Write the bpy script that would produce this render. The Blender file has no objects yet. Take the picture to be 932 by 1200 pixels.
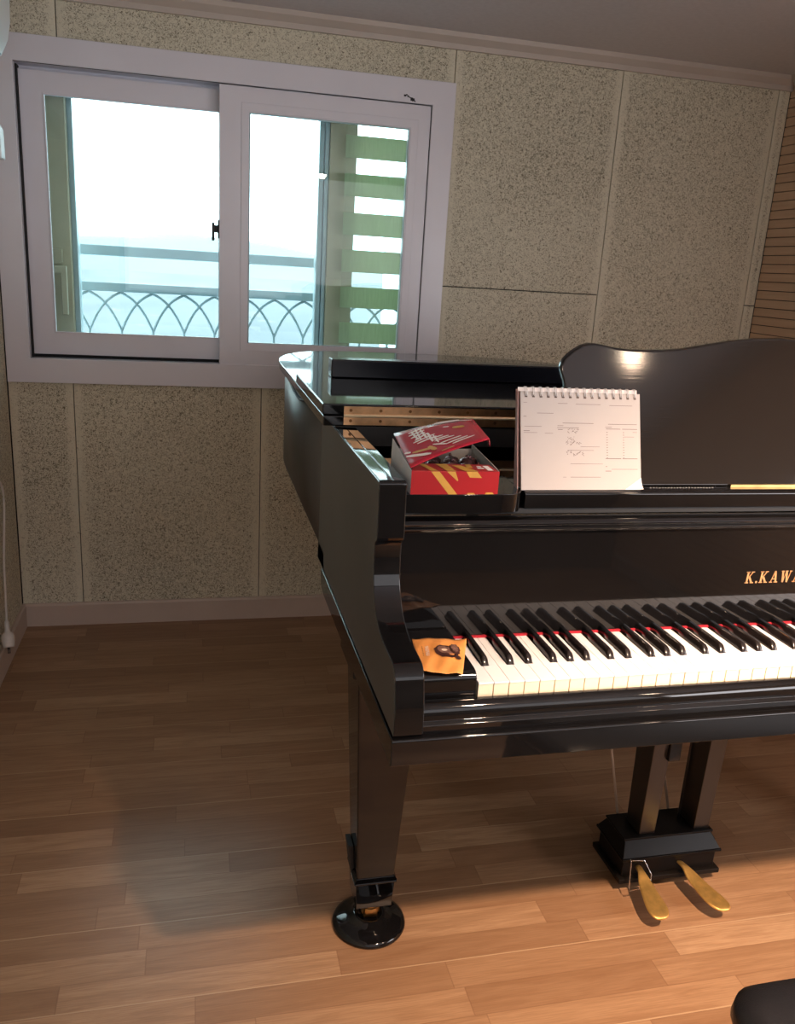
import bpy, bmesh, math, random
from mathutils import Vector, Matrix
random.seed(7)
SC = bpy.context.scene
COL = SC.collection

# ------------------------------------------------------------------ materials
def new_mat(name):
    m = bpy.data.materials.new(name); m.use_nodes = True
    nt = m.node_tree
    for n in list(nt.nodes): nt.nodes.remove(n)
    out = nt.nodes.new('ShaderNodeOutputMaterial')
    return m, nt, out

class G:
    """tiny node builder"""
    def __init__(s, nt): s.nt = nt
    def n(s, t, **kw):
        nd = s.nt.nodes.new(t)
        for k, v in kw.items(): setattr(nd, k, v)
        return nd
    def put(s, sock, v):
        if isinstance(v, bpy.types.NodeSocket): s.nt.links.new(v, sock)
        else: sock.default_value = v
    def math(s, op, a, b=None, c=None):
        nd = s.n('ShaderNodeMath', operation=op)
        s.put(nd.inputs[0], a)
        if b is not None: s.put(nd.inputs[1], b)
        if c is not None: s.put(nd.inputs[2], c)
        return nd.outputs[0]
    def mix(s, f, a, b, mode='MIX'):
        nd = s.n('ShaderNodeMix', data_type='RGBA', blend_type=mode)
        s.put(nd.inputs[0], f); s.put(nd.inputs[6], a); s.put(nd.inputs[7], b)
        return nd.outputs[2]
    def ramp(s, f, stops):
        nd = s.n('ShaderNodeValToRGB'); r = nd.color_ramp
        while len(r.elements) < len(stops): r.elements.new(.5)
        for e, (p, c) in zip(r.elements, stops):
            e.position = p; e.color = (*c, 1) if len(c) == 3 else c
        s.put(nd.inputs[0], f); return nd.outputs[0]
    def noise(s, vec, scale, detail=2, rough=.5, dist=0.):
        nd = s.n('ShaderNodeTexNoise')
        if vec is not None: s.put(nd.inputs['Vector'], vec)
        nd.inputs['Scale'].default_value = scale; nd.inputs['Detail'].default_value = detail
        nd.inputs['Roughness'].default_value = rough; nd.inputs['Distortion'].default_value = dist
        return nd.outputs[0]
    def mapping(s, vec, sc=(1,1,1), loc=(0,0,0)):
        nd = s.n('ShaderNodeMapping'); s.put(nd.inputs[0], vec)
        nd.inputs['Scale'].default_value = sc; nd.inputs['Location'].default_value = loc
        return nd.outputs[0]
    def bump(s, h, strength=.3, dist=.002):
        nd = s.n('ShaderNodeBump'); s.put(nd.inputs['Height'], h)
        nd.inputs['Strength'].default_value = strength; nd.inputs['Distance'].default_value = dist
        return nd.outputs[0]
    def bsdf(s, out, col, rough=.5, metal=0., spec=.5, coat=0., normal=None, **kw):
        b = s.n('ShaderNodeBsdfPrincipled')
        s.put(b.inputs['Base Color'], col if isinstance(col, bpy.types.NodeSocket) else (*col, 1))
        s.put(b.inputs['Roughness'], rough); b.inputs['Metallic'].default_value = metal
        b.inputs['Specular IOR Level'].default_value = spec
        b.inputs['Coat Weight'].default_value = coat
        if normal is not None: s.put(b.inputs['Normal'], normal)
        for k, v in kw.items(): s.put(b.inputs[k], v)
        s.nt.links.new(b.outputs[0], out.inputs[0]); return b

def simple(name, col, rough=.5, metal=0., spec=.5, coat=0., var=.06, vscale=30, bump=0.):
    """plain material with a slight procedural variation of tone"""
    m, nt, out = new_mat(name); g = G(nt)
    tc = g.n('ShaderNodeTexCoord').outputs['Object']
    f = g.noise(tc, vscale, 3)
    a = tuple(max(0, c*(1-var)) for c in col); b = tuple(min(1, c*(1+var)) for c in col)
    c = g.ramp(f, [(.3, a), (.7, b)])
    nrm = g.bump(g.noise(tc, vscale*12, 2), bump, .001) if bump else None
    g.bsdf(out, c, rough, metal, spec, coat, nrm)
    return m

M = {}
M['lacquer'] = simple('black_lacquer', (.0045,.0042,.0045), .045, spec=.42, coat=0., var=.2, vscale=4)
M['lacquer_side'] = simple('reflection_grey_lacquer', (.065,.062,.057), .40, spec=.6, var=.25, vscale=3)  # black lacquer with the left wall's reflection painted in as a grey base
def desk_mat():
    m, nt, out = new_mat('brushed_black_lacquer'); g = G(nt)
    tc = g.n('ShaderNodeTexCoord').outputs['Object']
    v = g.mapping(tc, (3, 3, 700))
    f = g.noise(v, 1., 3)
    nrm = g.bump(f, .05, .0006)
    g.bsdf(out, (.010,.0085,.0080), .075, spec=.5, normal=nrm)
    return m
M['desk'] = desk_mat()
M['brass'] = simple('old_brass', (.62,.36,.13), .28, 1., var=.25, vscale=25)
M['hinge'] = simple('hinge_brass', (.72,.40,.20), .3, 1., var=.2, vscale=40)
M['pin_brass'] = simple('polished_brass', (.98,.80,.58), .35, .6, var=.05)
M['screw'] = simple('dark_brass_screw', (.20,.09,.03), .4, .8)
M['post'] = simple('dull_black_lacquer', (.020,.015,.012), .28)
M['navy'] = simple('dark_navy_plastic', (.004,.005,.010), .22, spec=.3)
M['lyre'] = simple('lyre_black', (.010,.008,.007), .3, spec=.10)
M['rod'] = simple('pale_steel_rod', (.42,.34,.28), .4, .3)
M['pedal'] = simple('pedal_brass', (.72,.43,.13), .36, .8, var=.15, vscale=60, bump=.05)
M['chrome'] = simple('steel', (.6,.6,.62), .2, 1., var=.05)
M['dark'] = simple('matt_black', (.012,.012,.013), .6)
M['greybar'] = simple('grey_painted_rail', (.16,.16,.17), .3, var=.1)
M['ivory'] = simple('white_key_plastic', (.84,.84,.87), .22, spec=.5, var=.02)
M['keyside'] = simple('key_front_plastic', (.82,.72,.55), .35, var=.03)
M['ebony'] = simple('black_key', (.012,.009,.009), .14, var=.2)
M['felt'] = simple('red_felt', (.42,.012,.03), .9, var=.2, vscale=200)
M['gold'] = simple('gold_letter', (.83,.45,.20), .35, .75, var=.1)
M['plate'] = simple('bronzed_iron_plate', (.05,.034,.018), .4, .8, var=.2)
M['white_upvc'] = simple('white_upvc', (.68,.67,.73), .3, var=.03, vscale=5)
M['gap'] = simple('dark_gap', (.01,.01,.011), .7)
M['beige_frame'] = simple('beige_window_frame', (.40,.36,.25), .4, var=.08, vscale=6)
M['greyblue'] = simple('grey_blue_aluminium', (.30,.40,.43), .35, .2, var=.05)
M['rail'] = simple('grey_blue_railing', (.24,.31,.345), .5, var=.1, vscale=12)
M['blind'] = None
M['moulding'] = simple('beige_moulding', (.48,.42,.37), .5, var=.04, vscale=8)
M['base'] = simple('beige_baseboard', (.48,.39,.33), .4, var=.05, vscale=8)
M['ceil'] = simple('ceiling_paper', (.62,.59,.61), .8, var=.04, vscale=60, bump=.1)
M['plain_wall'] = simple('painted_wall', (.16,.14,.12), .8, var=.05)
M['ac'] = simple('white_plastic', (.70,.74,.73), .35, var=.03, vscale=6)
M['ac_dark'] = simple('grey_plastic', (.30,.34,.35), .4, var=.05)
M['cable'] = simple('white_cable', (.62,.58,.54), .4, var=.05)
M['pin'] = simple('plug_pin', (.12,.10,.09), .35, .8)
M['leather'] = None
M['paper'] = simple('calendar_paper', (.45,.415,.40), .7, var=.02, vscale=15)
M['cover'] = simple('brown_pink_card', (.30,.17,.155), .6, var=.08, vscale=15)
M['ink'] = simple('grey_ink', (.16,.12,.12), .7)
M['wire'] = simple('white_wire', (.62,.60,.60), .3, var=.03)
M['hole'] = simple('binding_hole', (.09,.06,.05), .8)
M['red'] = simple('red_card', (.36,.008,.012), .33, spec=.5, var=.08, vscale=12)
M['red_lid'] = simple('crimson_card', (.44,.012,.035), .24, spec=.6, var=.1, vscale=14)
M['yellow'] = simple('yellow_print', (.58,.31,.05), .4, var=.1, vscale=40)
M['white_print'] = simple('white_print', (.86,.80,.78), .4, var=.03)
M['card_in'] = simple('grey_card_inside', (.36,.33,.30), .7, var=.05)
M['card_white'] = simple('white_card_edge', (.62,.62,.64), .6, var=.05)
M['choc_wrap'] = simple('brown_foil', (.13,.06,.065), .25, .7, var=.3, vscale=60, bump=.6)
M['orange'] = simple('orange_wrapper', (.80,.33,.085), .38, var=.1, vscale=50, bump=.25)
M['choc'] = simple('chocolate_print', (.05,.016,.013), .45, var=.35, vscale=160)
M['wrap_white'] = simple('cream_print', (.80,.62,.48), .5, var=.05)
M['choc_lt'] = simple('pale_chocolate_print', (.20,.10,.075), .5, var=.5, vscale=200)

def leather():
    m, nt, out = new_mat('black_leather'); g = G(nt)
    tc = g.n('ShaderNodeTexCoord').outputs['Object']
    v = g.n('ShaderNodeTexVoronoi'); g.put(v.inputs['Vector'], tc); v.inputs['Scale'].default_value = 420
    g.bsdf(out, (.008,.008,.010), .33, spec=.5, normal=g.bump(v.outputs['Distance'], .35, .0006))
    return m
M['leather'] = leather()

def blind():
    m, nt, out = new_mat('green_blind_fabric'); g = G(nt)
    tc = g.n('ShaderNodeTexCoord').outputs['Object']
    f = g.noise(g.mapping(tc, (300,300,20)), 1, 2)
    c = g.ramp(f, [(.3, (.50,.57,.39)), (.7, (.58,.65,.46))])
    d = g.n('ShaderNodeBsdfDiffuse'); g.put(d.inputs[0], c)
    t = g.n('ShaderNodeBsdfTranslucent'); g.put(t.inputs[0], c)
    mx = g.n('ShaderNodeMixShader'); mx.inputs[0].default_value = .5
    nt.links.new(d.outputs[0], mx.inputs[1]); nt.links.new(t.outputs[0], mx.inputs[2])
    nt.links.new(mx.outputs[0], out.inputs[0]); return m
M['blind'] = blind()

def sheer():
    m, nt, out = new_mat('sheer_blind_fabric'); g = G(nt)
    tc = g.n('ShaderNodeTexCoord').outputs['Object']
    f = g.noise(tc, 800, 1)
    t = g.n('ShaderNodeBsdfTransparent'); d = g.n('ShaderNodeBsdfTranslucent')
    d.inputs[0].default_value = (.5,.6,.45,1)
    mx = g.n('ShaderNodeMixShader'); g.put(mx.inputs[0], g.math('MULTIPLY', f, .14))
    nt.links.new(t.outputs[0], mx.inputs[1]); nt.links.new(d.outputs[0], mx.inputs[2])
    nt.links.new(mx.outputs[0], out.inputs[0]); return m
M['sheer'] = sheer()

def glass(name, tint, refl=1.):
    m, nt, out = new_mat(name); g = G(nt)
    tc = g.n('ShaderNodeTexCoord').outputs['Object']
    f = g.noise(tc, 9, 2)
    fr = g.n('ShaderNodeFresnel'); fr.inputs[0].default_value = 1.5
    t = g.n('ShaderNodeBsdfTransparent'); g.put(t.inputs[0], (*tint, 1))
    gl = g.n('ShaderNodeBsdfGlossy'); g.put(gl.inputs['Roughness'], g.math('MULTIPLY', f, .004))
    mx = g.n('ShaderNodeMixShader'); g.put(mx.inputs[0], g.math('MULTIPLY', fr.outputs[0], refl))
    nt.links.new(t.outputs[0], mx.inputs[1]); nt.links.new(gl.outputs[0], mx.inputs[2])
    nt.links.new(mx.outputs[0], out.inputs[0]); return m
M['glass'] = glass('window_glass', (.92,.97,.96), .75)
M['glass_out'] = glass('outer_window_glass', (.86,.95,.97), .7)

def acoustic():
    """wood-wool sound panel: pale fibre board with dark curly pores, smooth at the joints"""
    m, nt, out = new_mat('wood_wool_panel'); g = G(nt)
    tc = g.n('ShaderNodeTexCoord').outputs['Object']
    ed = g.n('ShaderNodeAttribute'); ed.attribute_name = 'edge'
    f = g.noise(tc, 150, 3, .55, 1.8)
    f2 = g.noise(tc, 2.2, 3)
    fe = g.math('ADD', f, g.math('MULTIPLY', g.math('SUBTRACT', 1., ed.outputs['Fac']), .13))
    fe = g.math('ADD', fe, g.math('MULTIPLY', g.math('SUBTRACT', f2, .5), .12))
    c = g.ramp(fe, [(.34, (.15,.13,.095)), (.445, (.43,.40,.305)), (.52, (.64,.605,.48)), (.75, (.68,.645,.515))])
    g.bsdf(out, c, .92, spec=.15, normal=g.bump(fe, .35, .003))
    return m
M['panel'] = acoustic()

def slats():
    m, nt, out = new_mat('grooved_wood_panel'); g = G(nt)
    tc = g.n('ShaderNodeTexCoord').outputs['Object']
    f = g.noise(g.mapping(tc, (6, 2.2, 55)), 1, 4, .6)
    c = g.ramp(f, [(.25, (.50,.34,.23)), (.75, (.64,.46,.32))])
    g.bsdf(out, c, .5, spec=.3)
    return m
M['slat'] = slats()

def floor_mat():
    m, nt, out = new_mat('oak_strip_floor'); g = G(nt)
    tc = g.n('ShaderNodeTexCoord').outputs['Object']
    sp = g.n('ShaderNodeSeparateXYZ'); g.put(sp.inputs[0], tc)
    x, y = sp.outputs[0], sp.outputs[1]
    W = .0655
    ry = g.math('DIVIDE', g.math('SUBTRACT', y, .2705), W)
    row = g.math('FLOOR', ry); fy = g.math('FRACT', ry)
    wn = g.n('ShaderNodeTexWhiteNoise', noise_dimensions='1D'); g.put(wn.inputs['W'], g.math('ADD', row, 31.7))
    off = wn.outputs['Value']
    # rows are offset at random; the length of the pieces differs per row
    wn2 = g.n('ShaderNodeTexWhiteNoise', noise_dimensions='1D'); g.put(wn2.inputs['W'], g.math('ADD', row, 7.3))
    L = g.math('ADD', .34, g.math('MULTIPLY', wn2.outputs['Value'], .20))
    rx = g.math('ADD', g.math('DIVIDE', g.math('ADD', x, 10.), L), g.math('MULTIPLY', off, 7.))
    ix = g.math('FLOOR', rx); fx = g.math('FRACT', rx)
    cv = g.n('ShaderNodeCombineXYZ'); g.put(cv.inputs[0], row); g.put(cv.inputs[1], ix)
    pn = g.n('ShaderNodeTexWhiteNoise', noise_dimensions='2D'); g.put(pn.inputs['Vector'], cv.outputs[0])
    pv = pn.outputs['Value']
    # grain runs along x, shifted in every piece
    sh = g.n('ShaderNodeCombineXYZ'); g.put(sh.inputs[0], g.math('MULTIPLY', pv, 37.)); g.put(sh.inputs[1], g.math('MULTIPLY', pv, 91.))
    av = g.n('ShaderNodeVectorMath', operation='ADD'); g.put(av.inputs[0], tc); g.put(av.inputs[1], sh.outputs[0])
    gv = av.outputs[0]
    g1 = g.noise(g.mapping(gv, (3.0, 34, 1)), 1, 5, .65, 1.2)
    g2 = g.noise(g.mapping(gv, (14, 420, 1)), 1, 2, .6)
    c = g.ramp(pv, [(0., (.275,.152,.082)), (.35, (.33,.190,.104)), (.7, (.37,.218,.122)), (1., (.43,.268,.155))])
    c = g.mix(g.math('MULTIPLY', g.ramp(g1, [(.38, (1,1,1)), (.58, (0,0,0))]), .42), c, (.19,.09,.042,1))
    c = g.mix(g.math('MULTIPLY', g.ramp(g2, [(.35, (1,1,1)), (.6, (0,0,0))]), .30), c, (.16,.08,.042,1))
    # fine joints: dark hairline at ends, pale bevel along one long edge of some strips
    dy = g.math('MINIMUM', fy, g.math('SUBTRACT', 1., fy))
    jy = g.math('LESS_THAN', dy, .014)
    dx = g.math('MULTIPLY', g.math('MINIMUM', fx, g.math('SUBTRACT', 1., fx)), L)
    jx = g.math('LESS_THAN', dx, .0012)
    third = g.math('LESS_THAN', g.math('FRACT', g.math('ADD', g.math('DIVIDE', row, 3.), .01)), .2)
    jp = g.math('MULTIPLY', g.math('LESS_THAN', fy, .045), third)
    c = g.mix(g.math('MULTIPLY', g.math('MAXIMUM', jy, jx), .45), c, (.17,.08,.04,1))
    c = g.mix(g.math('MULTIPLY', jp, .55), c, (.52,.36,.22,1))
    ro = g.math('ADD', .27, g.math('MULTIPLY', g2, .12))
    g.bsdf(out, c, ro, spec=.42, normal=g.bump(g2, .10, .0006))
    return m
M['floor'] = floor_mat()

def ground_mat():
    m, nt, out = new_mat('haze_tinted_land'); g = G(nt)  # distance haze is mixed into the land colours
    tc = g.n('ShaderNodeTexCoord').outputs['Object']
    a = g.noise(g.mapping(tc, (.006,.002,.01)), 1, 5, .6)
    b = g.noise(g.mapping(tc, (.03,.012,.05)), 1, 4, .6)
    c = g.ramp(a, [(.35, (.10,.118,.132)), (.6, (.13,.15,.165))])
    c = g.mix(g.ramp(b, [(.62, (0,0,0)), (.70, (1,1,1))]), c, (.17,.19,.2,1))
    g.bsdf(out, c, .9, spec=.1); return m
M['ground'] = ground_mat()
M['hill'] = simple('haze_tinted_hillside', (.135,.168,.175), .95, var=.06, vscale=.003)  # pale blue-grey tone paints in the haze over the hills
M['facade'] = simple('pale_grey_facade', (.36,.42,.45), .8, var=.04, vscale=.4)
M['facade_w'] = simple('white_facade', (.62,.68,.70), .8, var=.03, vscale=.4)
M['louvre'] = simple('white_louvre', (.40,.44,.47), .7, var=.04)

# ------------------------------------------------------------------ mesh helpers
def poly_prism(bm, pts, axis, a, b, mat=0):
    """extrude a polygon; axis 'x': pts=(y,z), 'y': pts=(x,z), 'z': pts=(x,y)"""
    def mk(p, t):
        return {'x': (t, p[0], p[1]), 'y': (p[0], t, p[1]), 'z': (p[0], p[1], t)}[axis]
    va = [bm.verts.new(mk(p, a)) for p in pts]; vb = [bm.verts.new(mk(p, b)) for p in pts]
    fs = [bm.faces.new(va), bm.faces.new(vb[::-1])]
    n = len(pts)
    for i in range(n): fs.append(bm.faces.new((va[i], vb[i], vb[(i+1) % n], va[(i+1) % n])))
    for f in fs: f.material_index = mat
    return fs
def box(bm, x0, x1, y0, y1, z0, z1, mat=0):
    return poly_prism(bm, [(x0,y0),(x1,y0),(x1,y1),(x0,y1)], 'z', z0, z1, mat)
def hexa(bm, lo, hi, mat=0):
    """lo/hi: four corners each"""
    a = [bm.verts.new(p) for p in lo]; b = [bm.verts.new(p) for p in hi]
    fs = [bm.faces.new(a[::-1]), bm.faces.new(b)]
    for i in range(4): fs.append(bm.faces.new((a[i], a[(i+1)%4], b[(i+1)%4], b[i])))
    for f in fs: f.material_index = mat
def tube(bm, pts, r, seg=10, mat=0, closed=False):
    pts = [Vector(p) for p in pts]; rings = []; n = len(pts)
    up = Vector((0,0,1))
    for i, p in enumerate(pts):
        if closed: d = pts[(i+1)%n]-pts[i-1]
        else: d = pts[min(i+1, n-1)]-pts[max(i-1, 0)]
        d.normalize()
        u = d.cross(up)
        if u.length < 1e-3: u = d.cross(Vector((1,0,0)))
        u.normalize(); v = d.cross(u)
        rr = r[i] if isinstance(r, (list, tuple)) else r
        rings.append([bm.verts.new(p + rr*(math.cos(t)*u+math.sin(t)*v)) for t in [2*math.pi*k/seg for k in range(seg)]])
    for i in range(n if closed else n-1):
        A, B = rings[i], rings[(i+1)%n]
        for k in range(seg):
            f = bm.faces.new((A[k], A[(k+1)%seg], B[(k+1)%seg], B[k])); f.smooth = True; f.material_index = mat
    if not closed:
        bm.faces.new(rings[0][::-1]).material_index = mat; bm.faces.new(rings[-1]).material_index = mat
def lathe(bm, prof, c, seg=40, mat=0):
    rings = []
    for r, z in prof:
        if r < 1e-6: rings.append([bm.verts.new((c[0], c[1], c[2]+z))])
        else: rings.append([bm.verts.new((c[0]+r*math.cos(2*math.pi*k/seg), c[1]+r*math.sin(2*math.pi*k/seg), c[2]+z)) for k in range(seg)])
    for A, B in zip(rings, rings[1:]):
        for k in range(seg):
            q = []
            for v in ([A[k], A[(k+1)%seg]] if len(A) > 1 else [A[0]]) + ([B[(k+1)%seg], B[k]] if len(B) > 1 else [B[0]]): q.append(v)
            f = bm.faces.new(q); f.smooth = True; f.material_index = mat
def smooth_path(pts, n=6):
    """Catmull-Rom"""
    P = [Vector(p) for p in pts]; out = []
    for i in range(len(P)-1):
        p0 = P[max(i-1,0)]; p1 = P[i]; p2 = P[i+1]; p3 = P[min(i+2, len(P)-1)]
        for k in range(n):
            t = k/n
            out.append(.5*((2*p1)+(-p0+p2)*t+(2*p0-5*p1+4*p2-p3)*t*t+(-p0+3*p1-3*p2+p3)*t**3))
    out.append(P[-1]); return [tuple(v) for v in out]
def arc(cx, cy, r, a0, a1, n):
    return [(cx+r*math.cos(math.radians(a0+(a1-a0)*k/n)), cy+r*math.sin(math.radians(a0+(a1-a0)*k/n))) for k in range(n+1)]

def obj(name, bm, mats, parent=None, bevel=0., bseg=2, kind=None, label=None, smooth=False, recalc=True):
    if recalc: bmesh.ops.recalc_face_normals(bm, faces=bm.faces)
    me = bpy.data.meshes.new(name); bm.to_mesh(me); bm.free()
    o = bpy.data.objects.new(name, me); COL.objects.link(o)
    for m in (mats if isinstance(mats, (list, tuple)) else [mats]): me.materials.append(M[m] if isinstance(m, str) else m)
    if parent is not None:
        o.parent = parent
        w = Vector((0,0,0)); p = parent
        while p is not None: w += p.location; p = p.parent
        me.transform(Matrix.Translation(-w))
    if smooth:
        for f in me.polygons: f.use_smooth = True
    if bevel:
        b = o.modifiers.new('bevel', 'BEVEL'); b.width = bevel; b.segments = bseg; b.limit_method = 'ANGLE'
        b.angle_limit = math.radians(35); b.harden_normals = False
        for f in me.polygons: f.use_smooth = True
        wn = o.modifiers.new('wn', 'WEIGHTED_NORMAL'); wn.keep_sharp = True
    if kind: o['kind'] = kind
    if label: o['label'] = label
    return o
def thing(name, label, cat, loc, group=None):
    o = bpy.data.objects.new(name, None); COL.objects.link(o); o.location = loc
    o.empty_display_size = .05
    o['label'] = label; o['category'] = cat
    if group: o['group'] = group
    return o
def tag(o, label, cat, group=None):
    o['label'] = label; o['category'] = cat
    if group: o['group'] = group
    return o
def root_mesh(name, bm, mats, loc, **kw):
    """top-level single mesh with its origin at loc"""
    o = obj(name, bm, mats, **kw)
    o.data.transform(Matrix.Translation(-Vector(loc))); o.location = loc
    return o
def NB(): return bmesh.new()

# ------------------------------------------------------------------ the room
XL, XR, YB, YF, ZC = -.994, 1.786, 2.02, -2.6, 2.085
bm = NB(); box(bm, XL-.1, XR+.1, YF-.1, YB+.3, -.06, 0.)
obj('floor', bm, 'floor', kind='structure')
bm = NB(); box(bm, XL-.1, XR+.1, YF-.1, YB+.3, ZC, ZC+.06)
box(bm, XL, XR, .62, .6215, ZC-.0006, ZC+.001, 1)
obj('ceiling', bm, ['ceil', 'plain_wall'], kind='structure')

def panels(bm, rects, plane, at, thick, sign):
    """sound panels with a smooth margin: attribute 'edge' is 0 at the vertical joints"""
    lay = bm.verts.layers.float.get('edge') or bm.verts.layers.float.new('edge')
    mgn = .032
    for a0, a1, z0, z1 in rects:
        g = .0016
        a0 += g; a1 -= g; z0 += g; z1 -= g
        mm = min(mgn, (a1-a0)*.45)
        cols = [a0, a0+mm*.45, a0+mm, a1-mm, a1-mm*.45, a1]; es = [0, .25, 1, 1, .25, 0]
        def P(a, z, d): return (a, at+d*sign, z) if plane == 'y' else (at+d*sign, a, z)
        ch = .0022
        prev = None
        for i, (a, e) in enumerate(zip(cols, es)):
            q = []
            for z, d in ((z0, 0), (z0, thick-ch), (z0+ch, thick), (z1-ch, thick), (z1, thick-ch), (z1, 0)):
                dd = min(d, thick-ch) if i in (0, 5) else d
                v = bm.verts.new(P(a, z, dd)); v[lay] = e; q.append(v)
            if prev:
                for k in range(5): bm.faces.new((prev[k], q[k], q[k+1], prev[k+1]))
            else: bm.faces.new(q)
            prev = q
        bm.faces.new(prev[::-1])
WX0, WX1, WZ0, WZ1 = -.955, .445, .925, 1.895      # hole in the back wall
bm = NB()
box(bm, XL-.1, WX0, YB+.012, YB+.30, 0, ZC); box(bm, WX1, XR+.1, YB+.012, YB+.30, 0, ZC)
box(bm, WX0, WX1, YB+.012, YB+.30, 0, WZ0); box(bm, WX0, WX1, YB+.012, YB+.30, WZ1, ZC)
backing = len(bm.faces)
S = [XL, -.788, -.155, .482, 1.102, 1.738, XR]
rects = [(S[0], S[1], 0, WZ0), (S[1], S[2], 0, WZ0), (S[2], S[3], 0, WZ0),
         (S[0], S[1]+.0, WZ1, ZC), (S[1], S[3], WZ1, ZC),
         (S[3], S[4], 0, 1.268), (S[3], S[4], 1.268, ZC), (S[4], S[5], 0, ZC), (S[5], S[6], 0, 1.26), (S[5], S[6], 1.26, ZC)]
for f in bm.faces: f.material_index = 1
rects = [r for r in rects if r[1]-r[0] > .03] + [(WX1+.001, S[3], WZ0, WZ1)]
panels(bm, rects, 'y', YB+.012, .012, -1)
obj('wall_back', bm, ['panel', 'gap'], kind='structure', recalc=True)
bm = NB(); box(bm, XL-.1, XL-.012, YF, YB+.012, 0, ZC)
for f in bm.faces: f.material_index = 1
ys = [YB, 1.40, .79, .18, -.43, -1.04, -1.65, YF]
panels(bm, [(ys[i+1], ys[i], 0, ZC) for i in range(7)], 'x', XL-.012, .012, 1)
obj('wall_left', bm, ['panel', 'gap'], kind='structure')
# right wall: wooden boards with fine grooves
bm = NB(); box(bm, XR+.012, XR+.1, YF, YB+.012, 0, ZC, 1)
z = .002
while z < ZC-.002:
    z1 = min(z+.0304, ZC)
    poly_prism(bm, [(XR+.012, z), (XR+.001, z), (XR, z+.001), (XR, z1-.001), (XR+.001, z1), (XR+.012, z1)], 'y', YF, YB)
    z += .0330
obj('wall_right', bm, ['slat', 'gap'], kind='structure')
bm = NB(); box(bm, XL-.1, XR+.1, YF-.1, YF, 0, ZC)
obj('wall_front', bm, 'plain_wall', kind='structure')

# skirting and cornice
def base_prof(s): return [(0,0),(s*.012,0),(s*.012,.078),(s*.008,.086),(0,.086)]
bm = NB(); poly_prism(bm, [(YB+y, z) for y, z in base_prof(-1)], 'x', XL, XR)
obj('baseboard_back', bm, 'base', kind='structure')
bm = NB(); poly_prism(bm, [(XL+x, z) for x, z in base_prof(1)], 'y', YF, YB-.012)
obj('baseboard_left', bm, 'base', kind='structure')
bm = NB(); poly_prism(bm, [(XR+x, z) for x, z in base_prof(-1)], 'y', YF, YB-.012)
obj('baseboard_right', bm, 'base', kind='structure')
cz = 2.037
def corn(s): return [(0, cz), (s*.012, cz), (s*.014, cz+.016), (s*.030, cz+.034), (s*.034, ZC), (0, ZC)]
bm = NB(); poly_prism(bm, [(YB+y, z) for y, z in corn(-1)], 'x', XL, XR)
obj('trim_1', bm, 'moulding', kind='structure')
bm = NB(); poly_prism(bm, [(XL+x, z) for x, z in corn(1)], 'y', YF, YB-.034)
obj('trim_2', bm, 'moulding', kind='structure')
bm = NB(); poly_prism(bm, [(XR+x, z) for x, z in corn(-1)], 'y', YF, YB-.034)
obj('trim_3', bm, 'moulding', kind='structure')

# ---- inner sliding window
def ring(bm, x0, x1, z0, z1, w, y0, y1, mat=0, wt=None, wb=None, wl=None, wr=None):
    wt = wt or w; wb = wb or w; wl = wl or w; wr = wr or w
    o = [(x0,z0),(x1,z0),(x1,z1),(x0,z1)]; i = [(x0+wl,z0+wb),(x1-wr,z0+wb),(x1-wr,z1-wt),(x0+wl,z1-wt)]
    vo = {}
    for nm, P in (('o', o), ('i', i)):
        for yy in (y0, y1): vo[nm, yy] = [bm.verts.new((p[0], yy, p[1])) for p in P]
    for k in range(4):
        j = (k+1) % 4
        for q in ((vo['o',y0][k], vo['o',y0][j], vo['i',y0][j], vo['i',y0][k]),
                  (vo['o',y1][k], vo['i',y1][k], vo['i',y1][j], vo['o',y1][j]),
                  (vo['o',y0][k], vo['o',y1][k], vo['o',y1][j], vo['o',y0][j]),
                  (vo['i',y0][k], vo['i',y0][j], vo['i',y1][j], vo['i',y1][k])):
            f = bm.faces.new(q); f.material_index = mat
win = bpy.data.objects.new('window_1', None); COL.objects.link(win); win.location = (-.25, 2.05, .884); win['kind'] = 'structure'
bm = NB(); ring(bm, -.990, .484, .884, 1.933, .08, 2.000, YB+.008, wt=.076, wb=.081, wl=.075, wr=.079)
obj('window_trim', bm, 'white_upvc', win, bevel=.002)
bm = NB(); ring(bm, -.955, .445, .925, 1.895, .036, YB+.009, 2.135, wt=.034, wb=.034)
obj('window_frame', bm, 'white_upvc', win)
bm = NB(); ring(bm, -.955, .445, .925, 1.895, .036, 2.098, 2.135, wt=.062, wb=.062, wl=.062, wr=.062); obj('outer_stop', bm, 'white_upvc', win)
bm = NB(); ring(bm, -.9115, -.245, .974, 1.846, .07, 2.058, 2.090, wl=.0715, wr=.056, wb=.074, wt=.066)
ring(bm, -.842, -.299, 1.046, 1.782, .0045, 2.0545, 2.060)
ls = obj('sliding_sash', bm, 'white_upvc', win, bevel=.0012)
bm = NB(); box(bm, -.845, -.296, 2.072, 2.076, 1.042, 1.786); obj('pane', bm, 'glass', ls)
bm = NB(); box(bm, -.918, -.240, 2.092, 2.096, .960, .972)
box(bm, -.9175, -.9125, 2.050, 2.088, .963, 1.857); obj('track_gasket', bm, 'gap', win)
bm = NB(); ring(bm, -.302, .4035, .962, 1.8545, .09, 2.010, 2.045, wl=.095, wr=.072, wb=.078, wt=.076)
rs = obj('sliding_sash', bm, 'white_upvc', win, bevel=.0015)
bm = NB(); ring(bm, -.207, .3345, 1.037, 1.7815, .005, 2.011, 2.016); obj('glazing_bead', bm, 'greyblue', rs)
bm = NB(); ring(bm, -.232, .362, 1.012, 1.808, .027, 2.0075, 2.011, wl=.0255); obj('sash_step', bm, 'white_upvc', rs, bevel=.0015)
bm = NB(); box(bm, -.209, .333, 2.026, 2.030, 1.038, 1.781); obj('pane', bm, 'glass', rs)
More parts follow.
